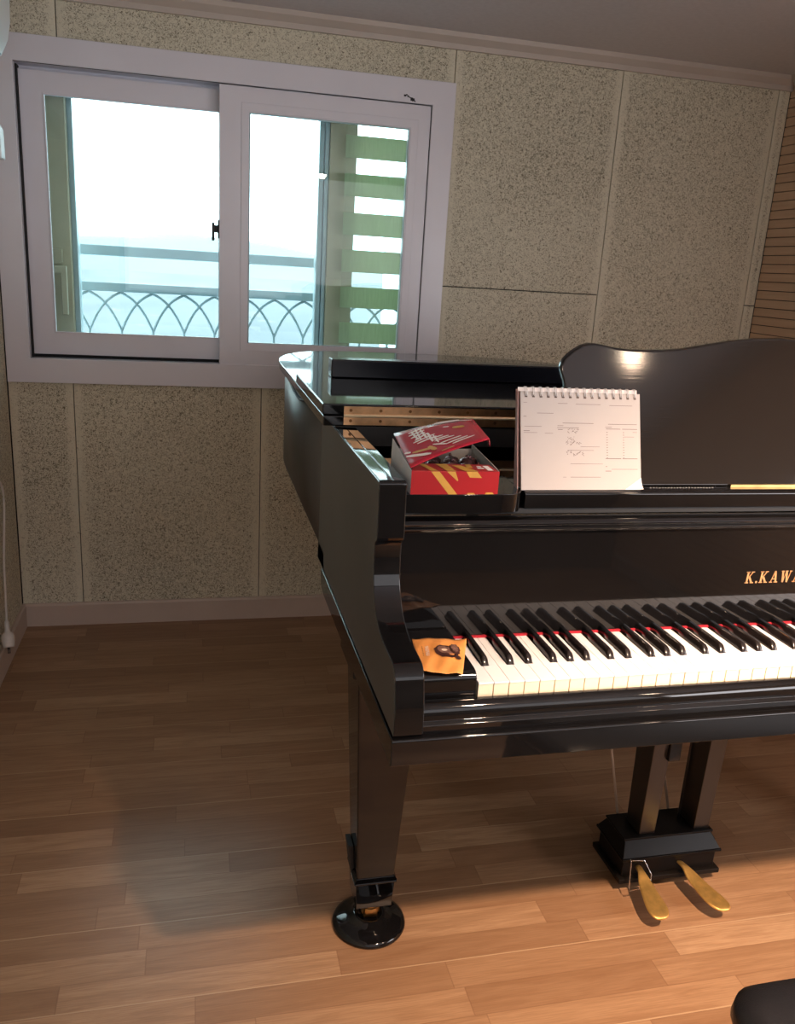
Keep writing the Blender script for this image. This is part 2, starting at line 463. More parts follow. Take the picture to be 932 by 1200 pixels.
bm = NB(); ring(bm, -.9185, .4075, .9585, 1.8595, .0035, 2.0085, 2.0125, wb=.0015); obj('window_gasket', bm, 'gap', win)
# small black latch on the meeting stile
bm = NB(); box(bm, -.307, -.300, 2.014, 2.040, 1.383, 1.441); box(bm, -.318, -.306, 2.020, 2.032, 1.400, 1.424)
box(bm, -.3265, -.3175, 2.014, 2.036, 1.374, 1.432)
obj('latch', bm, 'dark', win, bevel=.002)
# maker's mark: small dark scribble on the trim
bm = NB(); random.seed(3)
mx = .303
for k, (w, h, dz) in enumerate([(.008,.006,0),(.005,.004,.002),(.006,.005,-.001),(.004,.003,-.003),(.003,.003,-.004),(.007,.010,-.007),(.002,.012,-.008),(.006,.009,-.008),(.004,.004,-.011)]):
    box(bm, mx, mx+w, 1.9992, 2.0005, 1.8775+dz*1.3-h/2, 1.8775+dz*1.3+h/2); mx += w*.9
obj('printed_mark', bm, 'gap', win)

# ---- outer window, its handle, and the blind
w2 = bpy.data.objects.new('window_2', None); COL.objects.link(w2); w2.location = (-.25, 2.3, .93); w2['kind'] = 'structure'
bm = NB(); ring(bm, WX0, WX1, WZ0, WZ1, .05, 2.20, 2.32, wl=.085, wt=.04, wb=.05, wr=.03)
obj('window_frame', bm, 'beige_frame', w2, bevel=.003)
bm = NB(); box(bm, -.872, -.800, 2.225, 2.30, .975, 1.855); obj('sash_stile', bm, 'beige_frame', w2, bevel=.004)
bm = NB(); box(bm, .098, .196, 2.245, 2.32, .975, 1.855); box(bm, .0985, .1955, 2.2435, 2.246, 1.2685, 1.2705); obj('sash_stile', bm, 'beige_frame', w2, bevel=.003)
bm = NB(); box(bm, -.800, -.782, 2.255, 2.33, .975, 1.855); box(bm, .062, .080, 2.27, 2.335, .975, 1.855); box(bm, .082, .097, 2.26, 2.33, .975, 1.855)
obj('sash_edge', bm, 'greyblue', w2, bevel=.002)
bm = NB(); box(bm, -.800, .44, 2.298, 2.302, .97, 1.86); obj('pane', bm, 'glass_out', w2)
bm = NB()
poly_prism(bm, [(-.862,1.262),(-.812,1.262),(-.812,1.098),(-.832,1.098),(-.832,1.236),(-.862,1.236)], 'y', 2.170, 2.190)
box(bm, -.862, -.838, 2.190, 2.226, 1.24, 1.262); box(bm, -.864, -.828, 2.205, 2.226, 1.268, 1.318)
obj('handle', bm, 'beige_frame', w2, bevel=.003)
bl = thing('zebra_blind', 'green striped roller blind hanging behind the right window pane', 'blind', (.30, 2.2, 1.03))
zs = [(1.768+.030, 1.768), ]
gaps = [(1.768,1.822),(1.640,1.692),(1.507,1.562),(1.377,1.4285),(1.2445,1.2977),(1.114,1.168),(.985,1.037)]
tops = [1.768,1.640,1.507,1.377,1.2445,1.114]; bots = [1.692,1.562,1.4285,1.2977,1.168,1.037]
for t, b in zip(tops, bots):
    bm = NB(); box(bm, .146, .425, 2.1985, 2.2, b, t); obj('fabric_band', bm, 'blind', bl)
bm = NB(); box(bm, .146, .425, 2.1985, 2.2, 1.822, 1.856); obj('fabric_band', bm, 'blind', bl)
bm = NB(); box(bm, .148, .423, 2.2035, 2.204, .98, 1.86); obj('sheer_layer', bm, 'sheer', bl)
bm = NB(); tube(bm, [(.14, 2.2, 1.875), (.43, 2.2, 1.875)], .019, 14); obj('roller', bm, 'beige_frame', bl)
bm = NB(); box(bm, .146, .425, 2.195, 2.206, .970, .982); obj('bottom_rail', bm, 'greyblue', bl, bevel=.002)

# ------------------------------------------------------------------ outside
RY = 2.6
ra = thing('balcony_railing', 'grey-blue metal railing of interlaced pointed arches outside the window', 'railing', (0, RY, .80))
bm = NB(); box(bm, -1.4, 1.4, RY-.02, RY+.02, 1.303, 1.344); obj('top_rail', bm, 'rail', ra, bevel=.006)
bm = NB(); box(bm, -1.4, 1.4, RY-.012, RY+.012, 1.168, 1.203); obj('middle_rail', bm, 'rail', ra, bevel=.004)
bm = NB(); box(bm, -1.4, 1.4, RY-.012, RY+.012, .80, .83); obj('bottom_rail', bm, 'rail', ra, bevel=.004)
P0, PW = -.7905, .1215
k0 = -6
for k in range(k0, 18):
    cx = P0 + k*PW       # crown of one arch; its feet stand a whole pitch to each side
    bm = NB()
    for s in (-1, 1):
        pts = []
        for i in range(9):
            t = i/8
            pts.append((cx+s*PW*t, RY, 1.166-.150*(.38*t+.62*t**2.8)))
        pts.append((cx+s*PW, RY, .83))
        tube(bm, pts, .0058, 6)
    obj('arch', bm, 'rail', ra)
bm = NB(); lathe(bm, [(0,0),(.006,0),(.006,.012),(0,.012)], (0,0,0), 6)
bm.free()
for sx in (-1.39, 1.39):
    bm = NB(); box(bm, sx-.02, sx+.02, RY-.02, RY+.02, .66, 1.303); obj('post', bm, 'rail', ra, bevel=.003)
bm = NB(); box(bm, -1.6, 1.6, 2.33, 2.75, .58, .66); obj('ground_ledge', bm, 'facade_w', kind='structure')
# far land and hills
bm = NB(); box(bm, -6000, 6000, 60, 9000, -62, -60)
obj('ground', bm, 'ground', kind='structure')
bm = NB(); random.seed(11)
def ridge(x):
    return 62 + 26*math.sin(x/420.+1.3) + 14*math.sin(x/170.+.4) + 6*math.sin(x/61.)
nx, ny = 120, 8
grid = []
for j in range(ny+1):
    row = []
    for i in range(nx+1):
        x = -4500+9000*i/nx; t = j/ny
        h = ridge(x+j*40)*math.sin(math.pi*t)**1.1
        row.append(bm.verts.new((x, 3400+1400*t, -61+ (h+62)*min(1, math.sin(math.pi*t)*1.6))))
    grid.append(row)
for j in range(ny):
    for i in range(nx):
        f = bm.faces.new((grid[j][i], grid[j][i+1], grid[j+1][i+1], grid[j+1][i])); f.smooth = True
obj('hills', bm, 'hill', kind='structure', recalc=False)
# pale apartment block seen through the gaps of the blind
ab = thing('apartment_building', 'pale grey apartment block seen through the gaps of the green blind', 'building', (13.5, 36, -60))
bm = NB(); box(bm, 9.0, 18, 33, 41, -60, 5.2); obj('wall', bm, 'facade', ab)
bm = NB(); box(bm, 8.45, 9.0, 32.9, 40, -60, 4.9); box(bm, 9.55, 9.75, 32.85, 33.0, -60, 5.2); obj('corner_pier', bm, 'facade_w', ab)
bm = NB(); hexa(bm, [(7.6,32.6,4.6),(10.5,32.6,6.3),(10.5,40,6.3),(7.6,40,4.6)], [(7.6,32.6,4.9),(10.5,32.6,6.6),(10.5,40,6.6),(7.6,40,4.9)]); obj('roof', bm, 'facade', ab)
bm = NB()
for k in range(26): box(bm, 7.9+k*.16, 7.96+k*.16, 32.5, 32.6, -6, .9)
box(bm, 7.85, 12.1, 32.55, 32.7, .85, .98); obj('louvre', bm, 'louvre', ab)

# ------------------------------------------------------------------ grand piano
pi = thing('grand_piano', 'black lacquered grand piano with its front lid folded back, standing on caster cups', 'piano', (.611, .85, .03))
X0, X1 = -.130, 1.352
# arm (cheek) outlines: dense where the outline curves
_cv = smooth_path([(0,.1400,.922),(0,.1415,.905),(0,.1405,.885),(0,.1360,.864),(0,.1270,.845),(0,.1130,.8285),(0,.0940,.8165),(0,.0720,.8085),(0,.0480,.8045),(0,.0220,.8035),(0,.0020,.8030)], 4)
arm_prof = [(.134,1.02),(.1315,1.0170),(.1280,.9420),(.1280,.9350),(.1300,.9310),(.1380,.9255)]+[(p[1],p[2]) for p in _cv]
arm_prof += [(-.004+.025*math.cos(math.radians(a)), .778+.0245*math.sin(math.radians(a))) for a in range(100, 181, 10)]
arm_prof += [(-.0320,.765),(-.0375,.748),(-.0390,.706)]
arm_top = [(.70,1.02)]+arm_prof+[(.70,.706)]
for xa, xb in ((X0, X0+.042), (X1-.042, X1)):
    bm = NB(); fs = poly_prism(bm, arm_top, 'x', xa, xb)
    for f in fs[2:]: f.material_index = 1
    bmesh.ops.recalc_face_normals(bm, faces=bm.faces)
    ao = obj('arm', bm, ['lacquer_side', 'lacquer'], pi)
    bv = ao.modifiers.new('bevel', 'BEVEL'); bv.width = .0016; bv.segments = 2; bv.limit_method = 'ANGLE'; bv.angle_limit = math.radians(30)
    for f in ao.data.polygons: f.use_smooth = True
    ao.data.set_sharp_from_angle(angle=math.radians(24)); 
    wn_ = ao.modifiers.new('wn', 'WEIGHTED_NORMAL'); wn_.keep_sharp = True
bm = NB(); box(bm, X0+.0015, X0+.0205, .136, .56, 1.0195, 1.0215); box(bm, X0+.0222, X0+.0405, .136, .545, 1.0195, 1.0212)
obj('arm_cap', bm, 'lacquer', pi, bevel=.0007)
# rim: the straight bass side, rounded tail and bent treble side
outer = [(X0,.70),(X0,1.38),(-.124,1.52),(-.105,1.62),(-.070,1.695),(-.015,1.748),(.07,1.775),(.20,1.786),(.38,1.786),(.53,1.765),(.66,1.715),(.78,1.630),(.87,1.52),(.94,1.38),
         (1.00,1.22),(1.07,1.07),(1.16,.94),(1.25,.84),(1.31,.76),(X1-.008,.72),(X1,.70)]
o2 = smooth_path([(x,y,0) for x,y in outer[1:]], 4); outer_s = [(X0,.70)]+[(p[0],p[1]) for p in o2]
def inset(path, d):
    out = []
    for i, p in enumerate(path):
        a = Vector(path[max(i-1,0)]); b = Vector(path[min(i+1,len(path)-1)]); t = (b-a).normalized()
        out.append((p[0]+t.y*d, p[1]-t.x*d))
    return out
def wall_strip(bm, path, th, z0, z1):
    inn = inset(path, th)
    R = []
    for (x,y),(u,v) in zip(path, inn):
        R.append([bm.verts.new(q) for q in ((x,y,z0),(x,y,z1),(u,v,z1),(u,v,z0))])
    for a, b in zip(R, R[1:]):
        for k in range(4):
            f = bm.faces.new((a[k], a[(k+1)%4], b[(k+1)%4], b[k])); f.smooth = k in (0, 2)
    bm.faces.new(R[0][::-1]); bm.faces.new(R[-1])
bm = NB(); wall_strip(bm, outer_s, .042, .742, 1.02)
obj('rim', bm, 'lacquer_side', pi)
for xx in (X0, X1-.042):
    bm = NB(); box(bm, xx, xx+.042, .62, .702, .706, .742); obj('rim_block', bm, 'lacquer_side', pi)
# soundboard, plate and cross bars inside
ins = inset(outer_s, .044)
bm = NB(); poly_prism(bm, ins, 'z', .80, .815); obj('soundboard', bm, 'plate', pi)
bm = NB(); poly_prism(bm, [(x, max(y,.50)) for x, y in inset(outer_s, .07)], 'z', .90, .912)
obj('iron_plate', bm, 'plate', pi)
bm = NB(); box(bm, X0+.043, X1-.043, .44, .60, .88, .925); obj('pin_block', bm, 'dark', pi, bevel=.003)
bm = NB(); box(bm, X0+.043, X1-.043, .462, .500, .945, .968); box(bm, X0+.043, X1-.043, .405, .425, .950, .957); obj('desk_rail', bm, 'greybar', pi, bevel=.002)
for x in (X0+.055, X1-.075):
    bm = NB(); box(bm, x, x+.02, .20, .58, .948, .962); obj('desk_runner', bm, 'card_in', pi, bevel=.002)
bm = NB(); box(bm, X0+.043, X1-.043, .17, .62, .70, .715); obj('action_floor', bm, 'dark', pi)
# keybed, key slip, key blocks
bm = NB()
poly_prism(bm, [(-.045,.664),(-.045,.700),(-.043,.7035),(.615,.7055),(.632,.705),(.634,.69),(.620,.668),(.590,.662)], 'x', X0-.0028, X1+.0028)
obj('keybed', bm, 'lacquer', pi, bevel=.0015)
bm = NB()
poly_prism(bm, [(-.004,.7035),(-.034,.7035),(-.034,.716),(-.0305,.7195),(-.0285,.7205),(-.0285,.7275),(-.027,.736),(-.022,.7415),(-.015,.7435),(-.008,.7425),(-.005,.739)], 'x', X0+.0425, X1-.0425)
obj('key_slip', bm, 'lacquer', pi, bevel=.0008)
for xa, xb in ((X0+.0425, -.0035), (1.2255, X1-.0425)):
    bm = NB(); poly_prism(bm, [(.146,.704),(-.0035,.704),(-.0035,.766),(-.001,.7725),(.004,.7765),(.012,.778),(.146,.778)], 'x', xa, xb)
    obj('key_block', bm, 'lacquer', pi, bevel=.0012)
# keys
KW, KZ, KL = .0235, .760, .1475
names = 'ABCDEFG'
whites = [names[i % 7] for i in range(52)]
SHp = {'C': .003, 'D': -.003, 'F': .004, 'G': 0., 'A': -.004}   # cut-ins follow the black key offsets
boff = {'A': .004, 'C': -.003, 'D': .003, 'F': -.004, 'G': .0}   # black key right of that white key
BW = .0116
def white_mesh(i):
    nm = whites[i]
    right = nm in boff and i != 51
    left = i > 0 and whites[i-1] in boff
    g = .0004
    a, b = g, KW-g
    l = (boff[whites[i-1]]+BW/2+.0007) if left else a
    r = (KW+boff[nm]-BW/2-.0007) if right else b
    h = .0495
    pts = [(a,-.0012),(b,-.0012),(b,h)] + ([(r,h)] if right else []) + [(r,KL),(l,KL)] + ([(l,h)] if left else []) + [(a,h)]
    if not right: pts = [(a,-.0012),(b,-.0012),(r,KL),(l,KL)] + ([(l,h)] if left else []) + [(a,h)]
    bm = NB()
    poly_prism(bm, pts, 'z', KZ-.0028, KZ)
    box(bm, a+.0003, b-.0003, .0002, h, KZ-.030, KZ-.0028, 1)
    box(bm, max(l, a)+.0003, min(r, b)-.0003, h, KL, KZ-.022, KZ-.0028, 1)
    bmesh.ops.recalc_face_normals(bm, faces=bm.faces)
    me = bpy.data.meshes.new('white_key'); bm.to_mesh(me); bm.free()
    me.materials.append(M['ivory']); me.materials.append(M['keyside'])
    return me
cache = {}
pl = pi.location
for i in range(52):
    key = (whites[i], i == 0, i == 51)
    if key not in cache: cache[key] = white_mesh(i)
    o = bpy.data.objects.new('white_key', cache[key]); COL.objects.link(o); o.parent = pi
    o.location = Vector((i*KW, 0, 0)) - pl
    b = o.modifiers.new('b', 'BEVEL'); b.width = .0004; b.segments = 2; b.limit_method = 'ANGLE'
bm = NB()
w = BW/2; wt = .0043
sec = [( .0495, w, .0000), (.0500, w, .0008), (.0508, w-.0004, .0030), (.0565, wt+.0004, .0105), (.0590, wt, .0122), (.070, wt, .0128), (.110, wt, .0128), (KL, wt, .0124)]
prev = None
for (y, ww, h) in sec:
    yb_ = y - (.0 if h > .009 else 0)
    q = [bm.verts.new(v) for v in ((-w, y if h > .003 else y, -.006), (-ww-(w-ww)*.0, y, max(h-.0022, 0)), (-ww+.0016, y, h), (ww-.0016, y, h), (ww, y, max(h-.0022, 0)), (w, y, -.006))]
    if prev:
        for k in range(5):
            f = bm.faces.new((prev[k], prev[k+1], q[k+1], q[k])); f.smooth = True
    else: bm.faces.new(q)
    prev = q
bm.faces.new(prev[::-1])
bmesh.ops.remove_doubles(bm, verts=bm.verts, dist=.00005)
bmesh.ops.recalc_face_normals(bm, faces=bm.faces)
bk = bpy.data.meshes.new('black_key'); bm.to_mesh(bk); bm.free(); bk.materials.append(M['ebony'])
for i in range(51):
    if whites[i] in boff:
        o = bpy.data.objects.new('black_key', bk); COL.objects.link(o); o.parent = pi
        o.location = Vector(((i+1)*KW+boff[whites[i]], 0, KZ)) - pl
# fallboard, leaning back a little, with felt strip and lettering
LEAN = math.tan(math.radians(1.6))
def fby(z): return .1490 + (z-.762)*LEAN
fb = NB()
poly_prism(fb, [(fby(.7635),.7635),(fby(.935),.935),(fby(.935)-.004,.9375),(fby(.935)-.0115,.940),(fby(.935)-.0125,.9435),(fby(.935)-.009,.9455),(fby(.935)-.012,.9475),(fby(.935)-.013,.951),(fby(.935)-.009,.9555),(fby(.935),.957),(fby(.935)+.014,.957),(fby(.935)+.020,.950),(fby(.7635)+.020,.7635)], 'x', X0+.0435, X1-.0435)
fall = obj('fallboard', fb, 'lacquer', pi, bevel=.0006)
bm = NB(); box(bm, .0, 1.222, .1455, .150, .7605, .7632); obj('felt_strip', bm, 'felt', fall)
# lettering: K.KAWAI in raised serif capitals
def letter(ch):
    """polygons in a unit box (height 1)"""
    S = []
    def bar(x0,y0,x1,y1,w0,w1=None):
        w1 = w1 or w0
        S.append([(x0-w0/2,y0),(x0+w0/2,y0),(x1+w1/2,y1),(x1-w1/2,y1)])
    def rect(a,b,c,d): S.append([(a,c),(b,c),(b,d),(a,d)])
    if ch == 'K':
        rect(.10,.28,0,1); rect(0,.38,0,.07); rect(0,.38,.93,1)
        bar(.28,.42,.70,.97,.09); bar(.36,.58,.72,.03,.20,.22); rect(.56,.92,0,.07); rect(.54,.86,.93,1); W = .94
    elif ch == 'A':
        bar(.16,.03,.46,1,.07,.08); bar(.72,.03,.48,1,.21,.16); rect(.26,.66,.28,.35); rect(.02,.34,0,.07); rect(.52,.92,0,.07); W = .94
    elif ch == 'W':
        bar(.34,0,.17,.96,.16,.20); bar(.36,0,.56,.96,.07,.07); bar(.80,0,.60,.96,.16,.19); bar(.82,0,1.06,.96,.07,.07)
        rect(.0,.34,.93,1); rect(.46,.76,.93,1); rect(.94,1.2,.93,1); W = 1.2
    elif ch == 'I':
        rect(.10,.28,0,1); rect(0,.38,0,.07); rect(0,.38,.93,1); W = .38
    else:
        rect(.02,.18,0,.16); W = .2
    return S, W
bm = NB()
H = .0205; zb = .8368; cx = .5200
for ch in 'K.KAWAI':
    S_, W_ = letter(ch)
    for q in S_:
        def P(u, v, d):
            z = zb + v*H; return (cx+(u+.10*v)*H*.86, fby(z)-d, z)
        a = [bm.verts.new(P(u, v, .0)) for u, v in q]; b = [bm.verts.new(P(u, v, .0009)) for u, v in q]
        bm.faces.new(a); bm.faces.new(b[::-1])
        for k in range(4): bm.faces.new((a[k], b[k], b[(k+1)%4], a[(k+1)%4]))
    cx += (W_+ (.22 if ch != '.' else .18))*H*.86
obj('lettering', bm, 'gold', fall, label='gold serif letters K.KAWAI')
# music shelf: two side wings with a swept inner end and the middle board
for mir in (0, 1):
    pts = [(X0+.044,.30),(X0+.044,.158),(-.02,.153),(.06,.1535),(.088,.1560),(.100,.1620),(.1065,.172),(.109,.185),(.110,.21),(.113,.25),(.121,.31),(.128,.36),(.05,.40),(X0+.044,.40)]
    if mir: pts = [(1.222-x, y) for x, y in pts][::-1]
    bm = NB(); poly_prism(bm, pts, 'z', .964, .9945); obj('music_shelf', bm, 'lacquer', pi, bevel=.0012)
bm = NB(); poly_prism(bm, [(.172,.966),(.172,.988),(.174,.9915),(.178,.9925),(.40,.9925),(.40,.966)], 'x', .1145, 1.1075)
ms = obj('music_shelf', bm, 'lacquer', pi, bevel=.0008)
bm = NB(); poly_prism(bm, [(.176,.9570),(.176,.9655),(.40,.9655),(.40,.9570)], 'x', X0+.044, X1-.044)
obj('shelf_slide', bm, 'dark', pi)
bm = NB(); poly_prism(bm, [(.148+.050,.9575),(.148+.050,.966),(.42,.966),(.42,.9575)], 'x', X0+.044, X1-.044); obj('slide_board', bm, 'dark', pi)
# music desk, leaning back
def desk_y(z): return .208 + (z-.9925)*.31
half = [(.2095,.9930),(.1960,1.060),(.1965,1.110),(.1975,1.130),(.1995,1.148),(.1975,1.160),(.1925,1.172),(.1935,1.180),(.199,1.190),(.208,1.1985),(.2190,1.2060),(.2310,1.2128),(.2440,1.2165),(.2570,1.2165),
        (.2720,1.2145),(.2920,1.2110),(.3200,1.2090),(.3500,1.2092),(.3820,1.2105),(.4150,1.2135),(.4600,1.2210),(.5100,1.2300),(.5600,1.2358),(.6110,1.2380)]
full = half + [(1.222-x, z) for x, z in half[::-1][1:]]
bm = NB()
fr = [bm.verts.new((x, desk_y(z), z)) for x, z in full]
bk_ = [bm.verts.new((x, desk_y(z)+.014, z+.001)) for x, z in full]
bm.faces.new(fr); bm.faces.new(bk_[::-1])
for k in range(len(full)): bm.faces.new((fr[k], bk_[k], bk_[(k+1)%len(full)], fr[(k+1)%len(full)]))
dk = obj('music_desk', bm, 'desk', pi, bevel=.003, bseg=3)
bm = NB(); box(bm, .50, .722, .2035, .2070, .9925, .9965); obj('brass_strip', bm, 'brass', dk)
bm = NB()
for k in range(22): lathe(bm, [(0,.0012),(.0016,.0008),(.0022,0)], (.345+k*.0055, .1975, .9927), 6)
obj('felt_dots', bm, 'greybar', dk)
# lid: main leaf and folded-back front leaf
LX0, LX1 = -.152, 1.374
lid_o = [(LX0,.545),(LX0,1.40),(-.145,1.50),(-.130,1.585),(-.105,1.650),(-.070,1.708),(-.020,1.762),(.045,1.792),(.15,1.806),(.30,1.808),(.42,1.803),(.54,1.783),(.67,1.735),(.80,1.645),(.90,1.53),(.97,1.39),(1.03,1.22),(1.10,1.075),(1.19,.95),(1.28,.85),(1.34,.77),(1.368,.70),(LX1,.62),(LX1,.545)]
ls_ = [(p[0], p[1]) for p in smooth_path([(x,y,0) for x,y in lid_o[1:-1]], 4)]
bm = NB(); poly_prism(bm, [lid_o[0]]+ls_+[lid_o[-1]], 'z', 1.0235, 1.0435)
lid = obj('lid', bm, 'lacquer', pi, bevel=.0025, bseg=3)
bm = NB(); box(bm, LX0-.002, LX1+.002, .5445, .982, 1.0445, 1.0660)
obj('front_lid', bm, 'lacquer', pi, bevel=.0025, bseg=3)
bm = NB(); box(bm, -.128, 1.35, .546, .566, .985, 1.0232); obj('lid_batten', bm, 'dark', pi, bevel=.001)
bm = NB(); box(bm, -.113, 1.335, .5425, .5450, 1.0262, 1.0432); box(bm, -.113, 1.335, .5425, .5450, 1.0448, 1.0618)
h_ = obj('hinge', bm, 'hinge', pi)
bm = NB(); tube(bm, [(-.113, .5415, 1.0440), (1.335, .5415, 1.0440)], .0030, 10); obj('hinge_pin', bm, 'pin_brass', h_)
x = -.10
while x < 1.33:
    for zz in (1.0345, 1.0545):
        bm = NB(); tube(bm, [(x, .5426, zz), (x, .5408, zz)], .0030, 10); obj('screw', bm, 'screw', h_)
    x += .058
# front edge moulding line on the lid side (small prop hook)
bm = NB(); tube(bm, smooth_path([(X0-.004,1.30,1.008),(X0-.006,1.18,.998),(X0-.006,1.05,.996),(X0-.004,.96,1.006)], 4), .003, 6)
obj('lid_hook', bm, 'dark', pi)
# legs
def leg(cx, cy, top):
    g_ = []
    bm = NB()
    a, b, c = .057, .047, .036
    def sq(h, z, dx=0): return [(cx-h,cy-h*1.0,z),(cx+h,cy-h*1.0,z),(cx+h,cy+h*1.0,z),(cx-h,cy+h*1.0,z)]
    hexa(bm, sq(.0375,.130), sq(.0600,.600))
    L_ = obj('leg', bm, 'lacquer', pi, bevel=.003)
    bm = NB(); box(bm, cx-.072, cx+.072, cy-.072, cy+.072, .600, .664); obj('leg_plate', bm, 'lacquer', L_, bevel=.004)
    bm = NB(); hexa(bm, sq(.0365,.068), sq(.0395,.126)); hexa(bm, sq(.0395,.126), sq(.0430,.130)); hexa(bm, sq(.0430,.130), sq(.0430,.137)); hexa(bm, sq(.0430,.137), sq(.0385,.143))
    bmesh.ops.remove_doubles(bm, verts=bm.verts, dist=.0001)
    obj('foot', bm, 'lacquer', L_, bevel=.001)
    bm = NB()
    lathe(bm, [(0,.072),(.017,.072),(.017,.062),(.024,.058),(.024,.052),(0,.052)], (cx,cy,0), 20)
    tube(bm, [(cx-.013,cy,.038),(cx+.013,cy,.038)], .0195, 20)
    box(bm, cx-.018, cx-.0145, cy-.012, cy+.012, .034, .06); box(bm, cx+.0145, cx+.018, cy-.012, cy+.012, .034, .06)
    obj('caster', bm, 'brass', L_)
    # cup under the caster: a thing of its own
LEGS = [(-.042, .400), (1.264, .400), (.55, 1.50)]
for i, (cx, cy) in enumerate(LEGS):
    leg(cx, cy, .66)
# wedge on the outer face of the bass leg
bm = NB(); hexa(bm, [(-.0845,.395,.128),(-.0790,.395,.128),(-.0790,.435,.128),(-.0845,.435,.128)], [(-.0940,.395,.196),(-.0835,.395,.196),(-.0835,.435,.196),(-.0940,.435,.196)])
obj('leg_wedge', bm, 'dark', pi, bevel=.001)
cup_labels = ['glossy black caster cup on the floor under the visible front piano leg',
              'glossy black caster cup under the front leg at the right end of the keyboard',
              'glossy black caster cup under the rear leg of the piano']
for i, (cx, cy) in enumerate(LEGS):
    if i == 0: cyy = cy-.004
    bm = NB()
    lathe(bm, [(0,0),(.0755,0),(.0765,.004),(.0745,.009),(.066,.013),(.050,.0165),(.040,.020),(.034,.026),(.030,.028),(.026,.026),(.024,.0185),(0,.0185)], (cx, cy, 0), 56)
    tag(root_mesh('caster_cup', bm, 'lacquer', (cx, cy, 0)), cup_labels[i], 'caster cup', 'caster cups under the piano')
# lyre with two pedals
ly = NB()
# base box, tapered upward, on a wider plinth
def rect4(x0,x1,y0,y1,z): return [(x0,y0,z),(x1,y0,z),(x1,y1,z),(x0,y1,z)]
CX = .6480
BX0, BX1 = CX-.122, CX+.122
hexa(ly, rect4(BX0-.004,BX1+.004,.386,.520,.030), rect4(BX0-.004,BX1+.004,.386,.520,.041))
hexa(ly, rect4(BX0+.006,BX1-.006,.398,.510,.041), rect4(BX0+.006,BX1-.006,.398,.510,.086))
hexa(ly, rect4(BX0-.002,BX1+.002,.388,.518,.086), rect4(BX0-.002,BX1+.002,.388,.518,.092))
hexa(ly, rect4(BX0+.000,BX1-.000,.390,.516,.092), rect4(BX0+.014,BX1-.014,.416,.500,.121))
hexa(ly, rect4(BX0+.010,BX1-.010,.413,.503,.121), rect4(BX0+.010,BX1-.010,.413,.503,.126))
lyre = obj('lyre', ly, 'lyre', pi, bevel=.0012)
for x0 in (.577, .7145):
    bm = NB(); hexa(bm, rect4(x0,x0+.039,.422,.482,.126), rect4(x0-.026,x0+.020,.372,.452,.664)); obj('post', bm, 'post', lyre, bevel=.002)
bm = NB(); box(bm, .52, .785, .370, .456, .630, .664); obj('lyre_head', bm, 'lacquer', lyre, bevel=.002)
bm = NB(); box(bm, .600, .628, .392, .448, .33, .375); obj('post_block', bm, 'lacquer', lyre, bevel=.002)
for (xa, ya, za), (xb, yb_, zb_) in (((.57,.500,.100),(.57,.780,.660)), ((.70,.500,.110),(.70,.780,.660))):
    bm = NB(); tube(bm, [(xa,ya,za),(xb,yb_,zb_)], .0032, 8); obj('brace_rod', bm, 'rod', lyre)
bm = NB(); tube(bm, [(.703,.468,.126),(.706,.468,.66)], .0028, 8); obj('pedal_rod', bm, 'dark', lyre)
def pedal(px, slant):
    bm = NB()
    prof = [(.400,.064,.0060,.0040),(.385,.0640,.0062,.0040),(.374,.062,.0080,.0044),(.362,.057,.0125,.0046),(.345,.052,.0150,.0046),(.325,.0485,.0175,.0046),(.305,.0460,.0200,.0048),(.288,.0445,.0212,.0050),(.275,.0430,.0195,.0048),(.266,.0415,.0140,.0040),(.262,.0400,.0070,.0024)]
    R_ = []
    skew = -.045*.7
    for y, z, w_, h_ in prof:
        xo = (0.400-y)*slant
        ring_ = []
        for k in range(14):
            t = 2*math.pi*k/14
            ct, st = math.cos(t), math.sin(t); ring_.append(bm.verts.new((px+xo+w_*1.16*math.copysign(abs(ct)**.55, ct), y, z+h_*.8*math.copysign(abs(st)**.6, st))))
        R_.append(ring_)
    for A, B in zip(R_, R_[1:]):
        for k in range(14):
            f = bm.faces.new((A[k], A[(k+1)%14], B[(k+1)%14], B[k])); f.smooth = True
    bm.faces.new(R_[0]); bm.faces.new(R_[-1][::-1])
    p = obj('pedal', bm, 'pedal', lyre)
    s = p.modifiers.new('s', 'SUBSURF'); s.levels = 1; s.render_levels = 2
pedal(.570, -.09); pedal(.672, .26)
# wire guard beside the left pedal
bm = NB(); tube(bm, [(.540,.383,.098),(.541,.380,.090),(.533,.362,.045),(.534,.360,.033),(.585,.362,.036),(.590,.372,.060),(.576,.384,.088),(.545,.384,.092)], .0013, 6); obj('wire_guard', bm, 'chrome', pi)

# ------------------------------------------------------------------ black box on the lid
bm = NB(); box(bm, -.079, .90, .935, 1.01, 0, 0); bm.free()
bm = NB(); poly_prism(bm, [(-.079,.925),(.86,.925),(.86,.975),(-.079,.975)], 'z', 1.0663, 1.1085)
bxo = thing('soundbar', 'long low glossy black bar lying across the piano lid behind the music desk', 'box', (.39,.95,1.066))
obj('housing', bm, 'navy', bxo, bevel=.003, bseg=3)
bm = NB(); box(bm, .02, .085, .9245, .9252, 1.079, 1.086); obj('front_label', bm, 'navy', bxo)

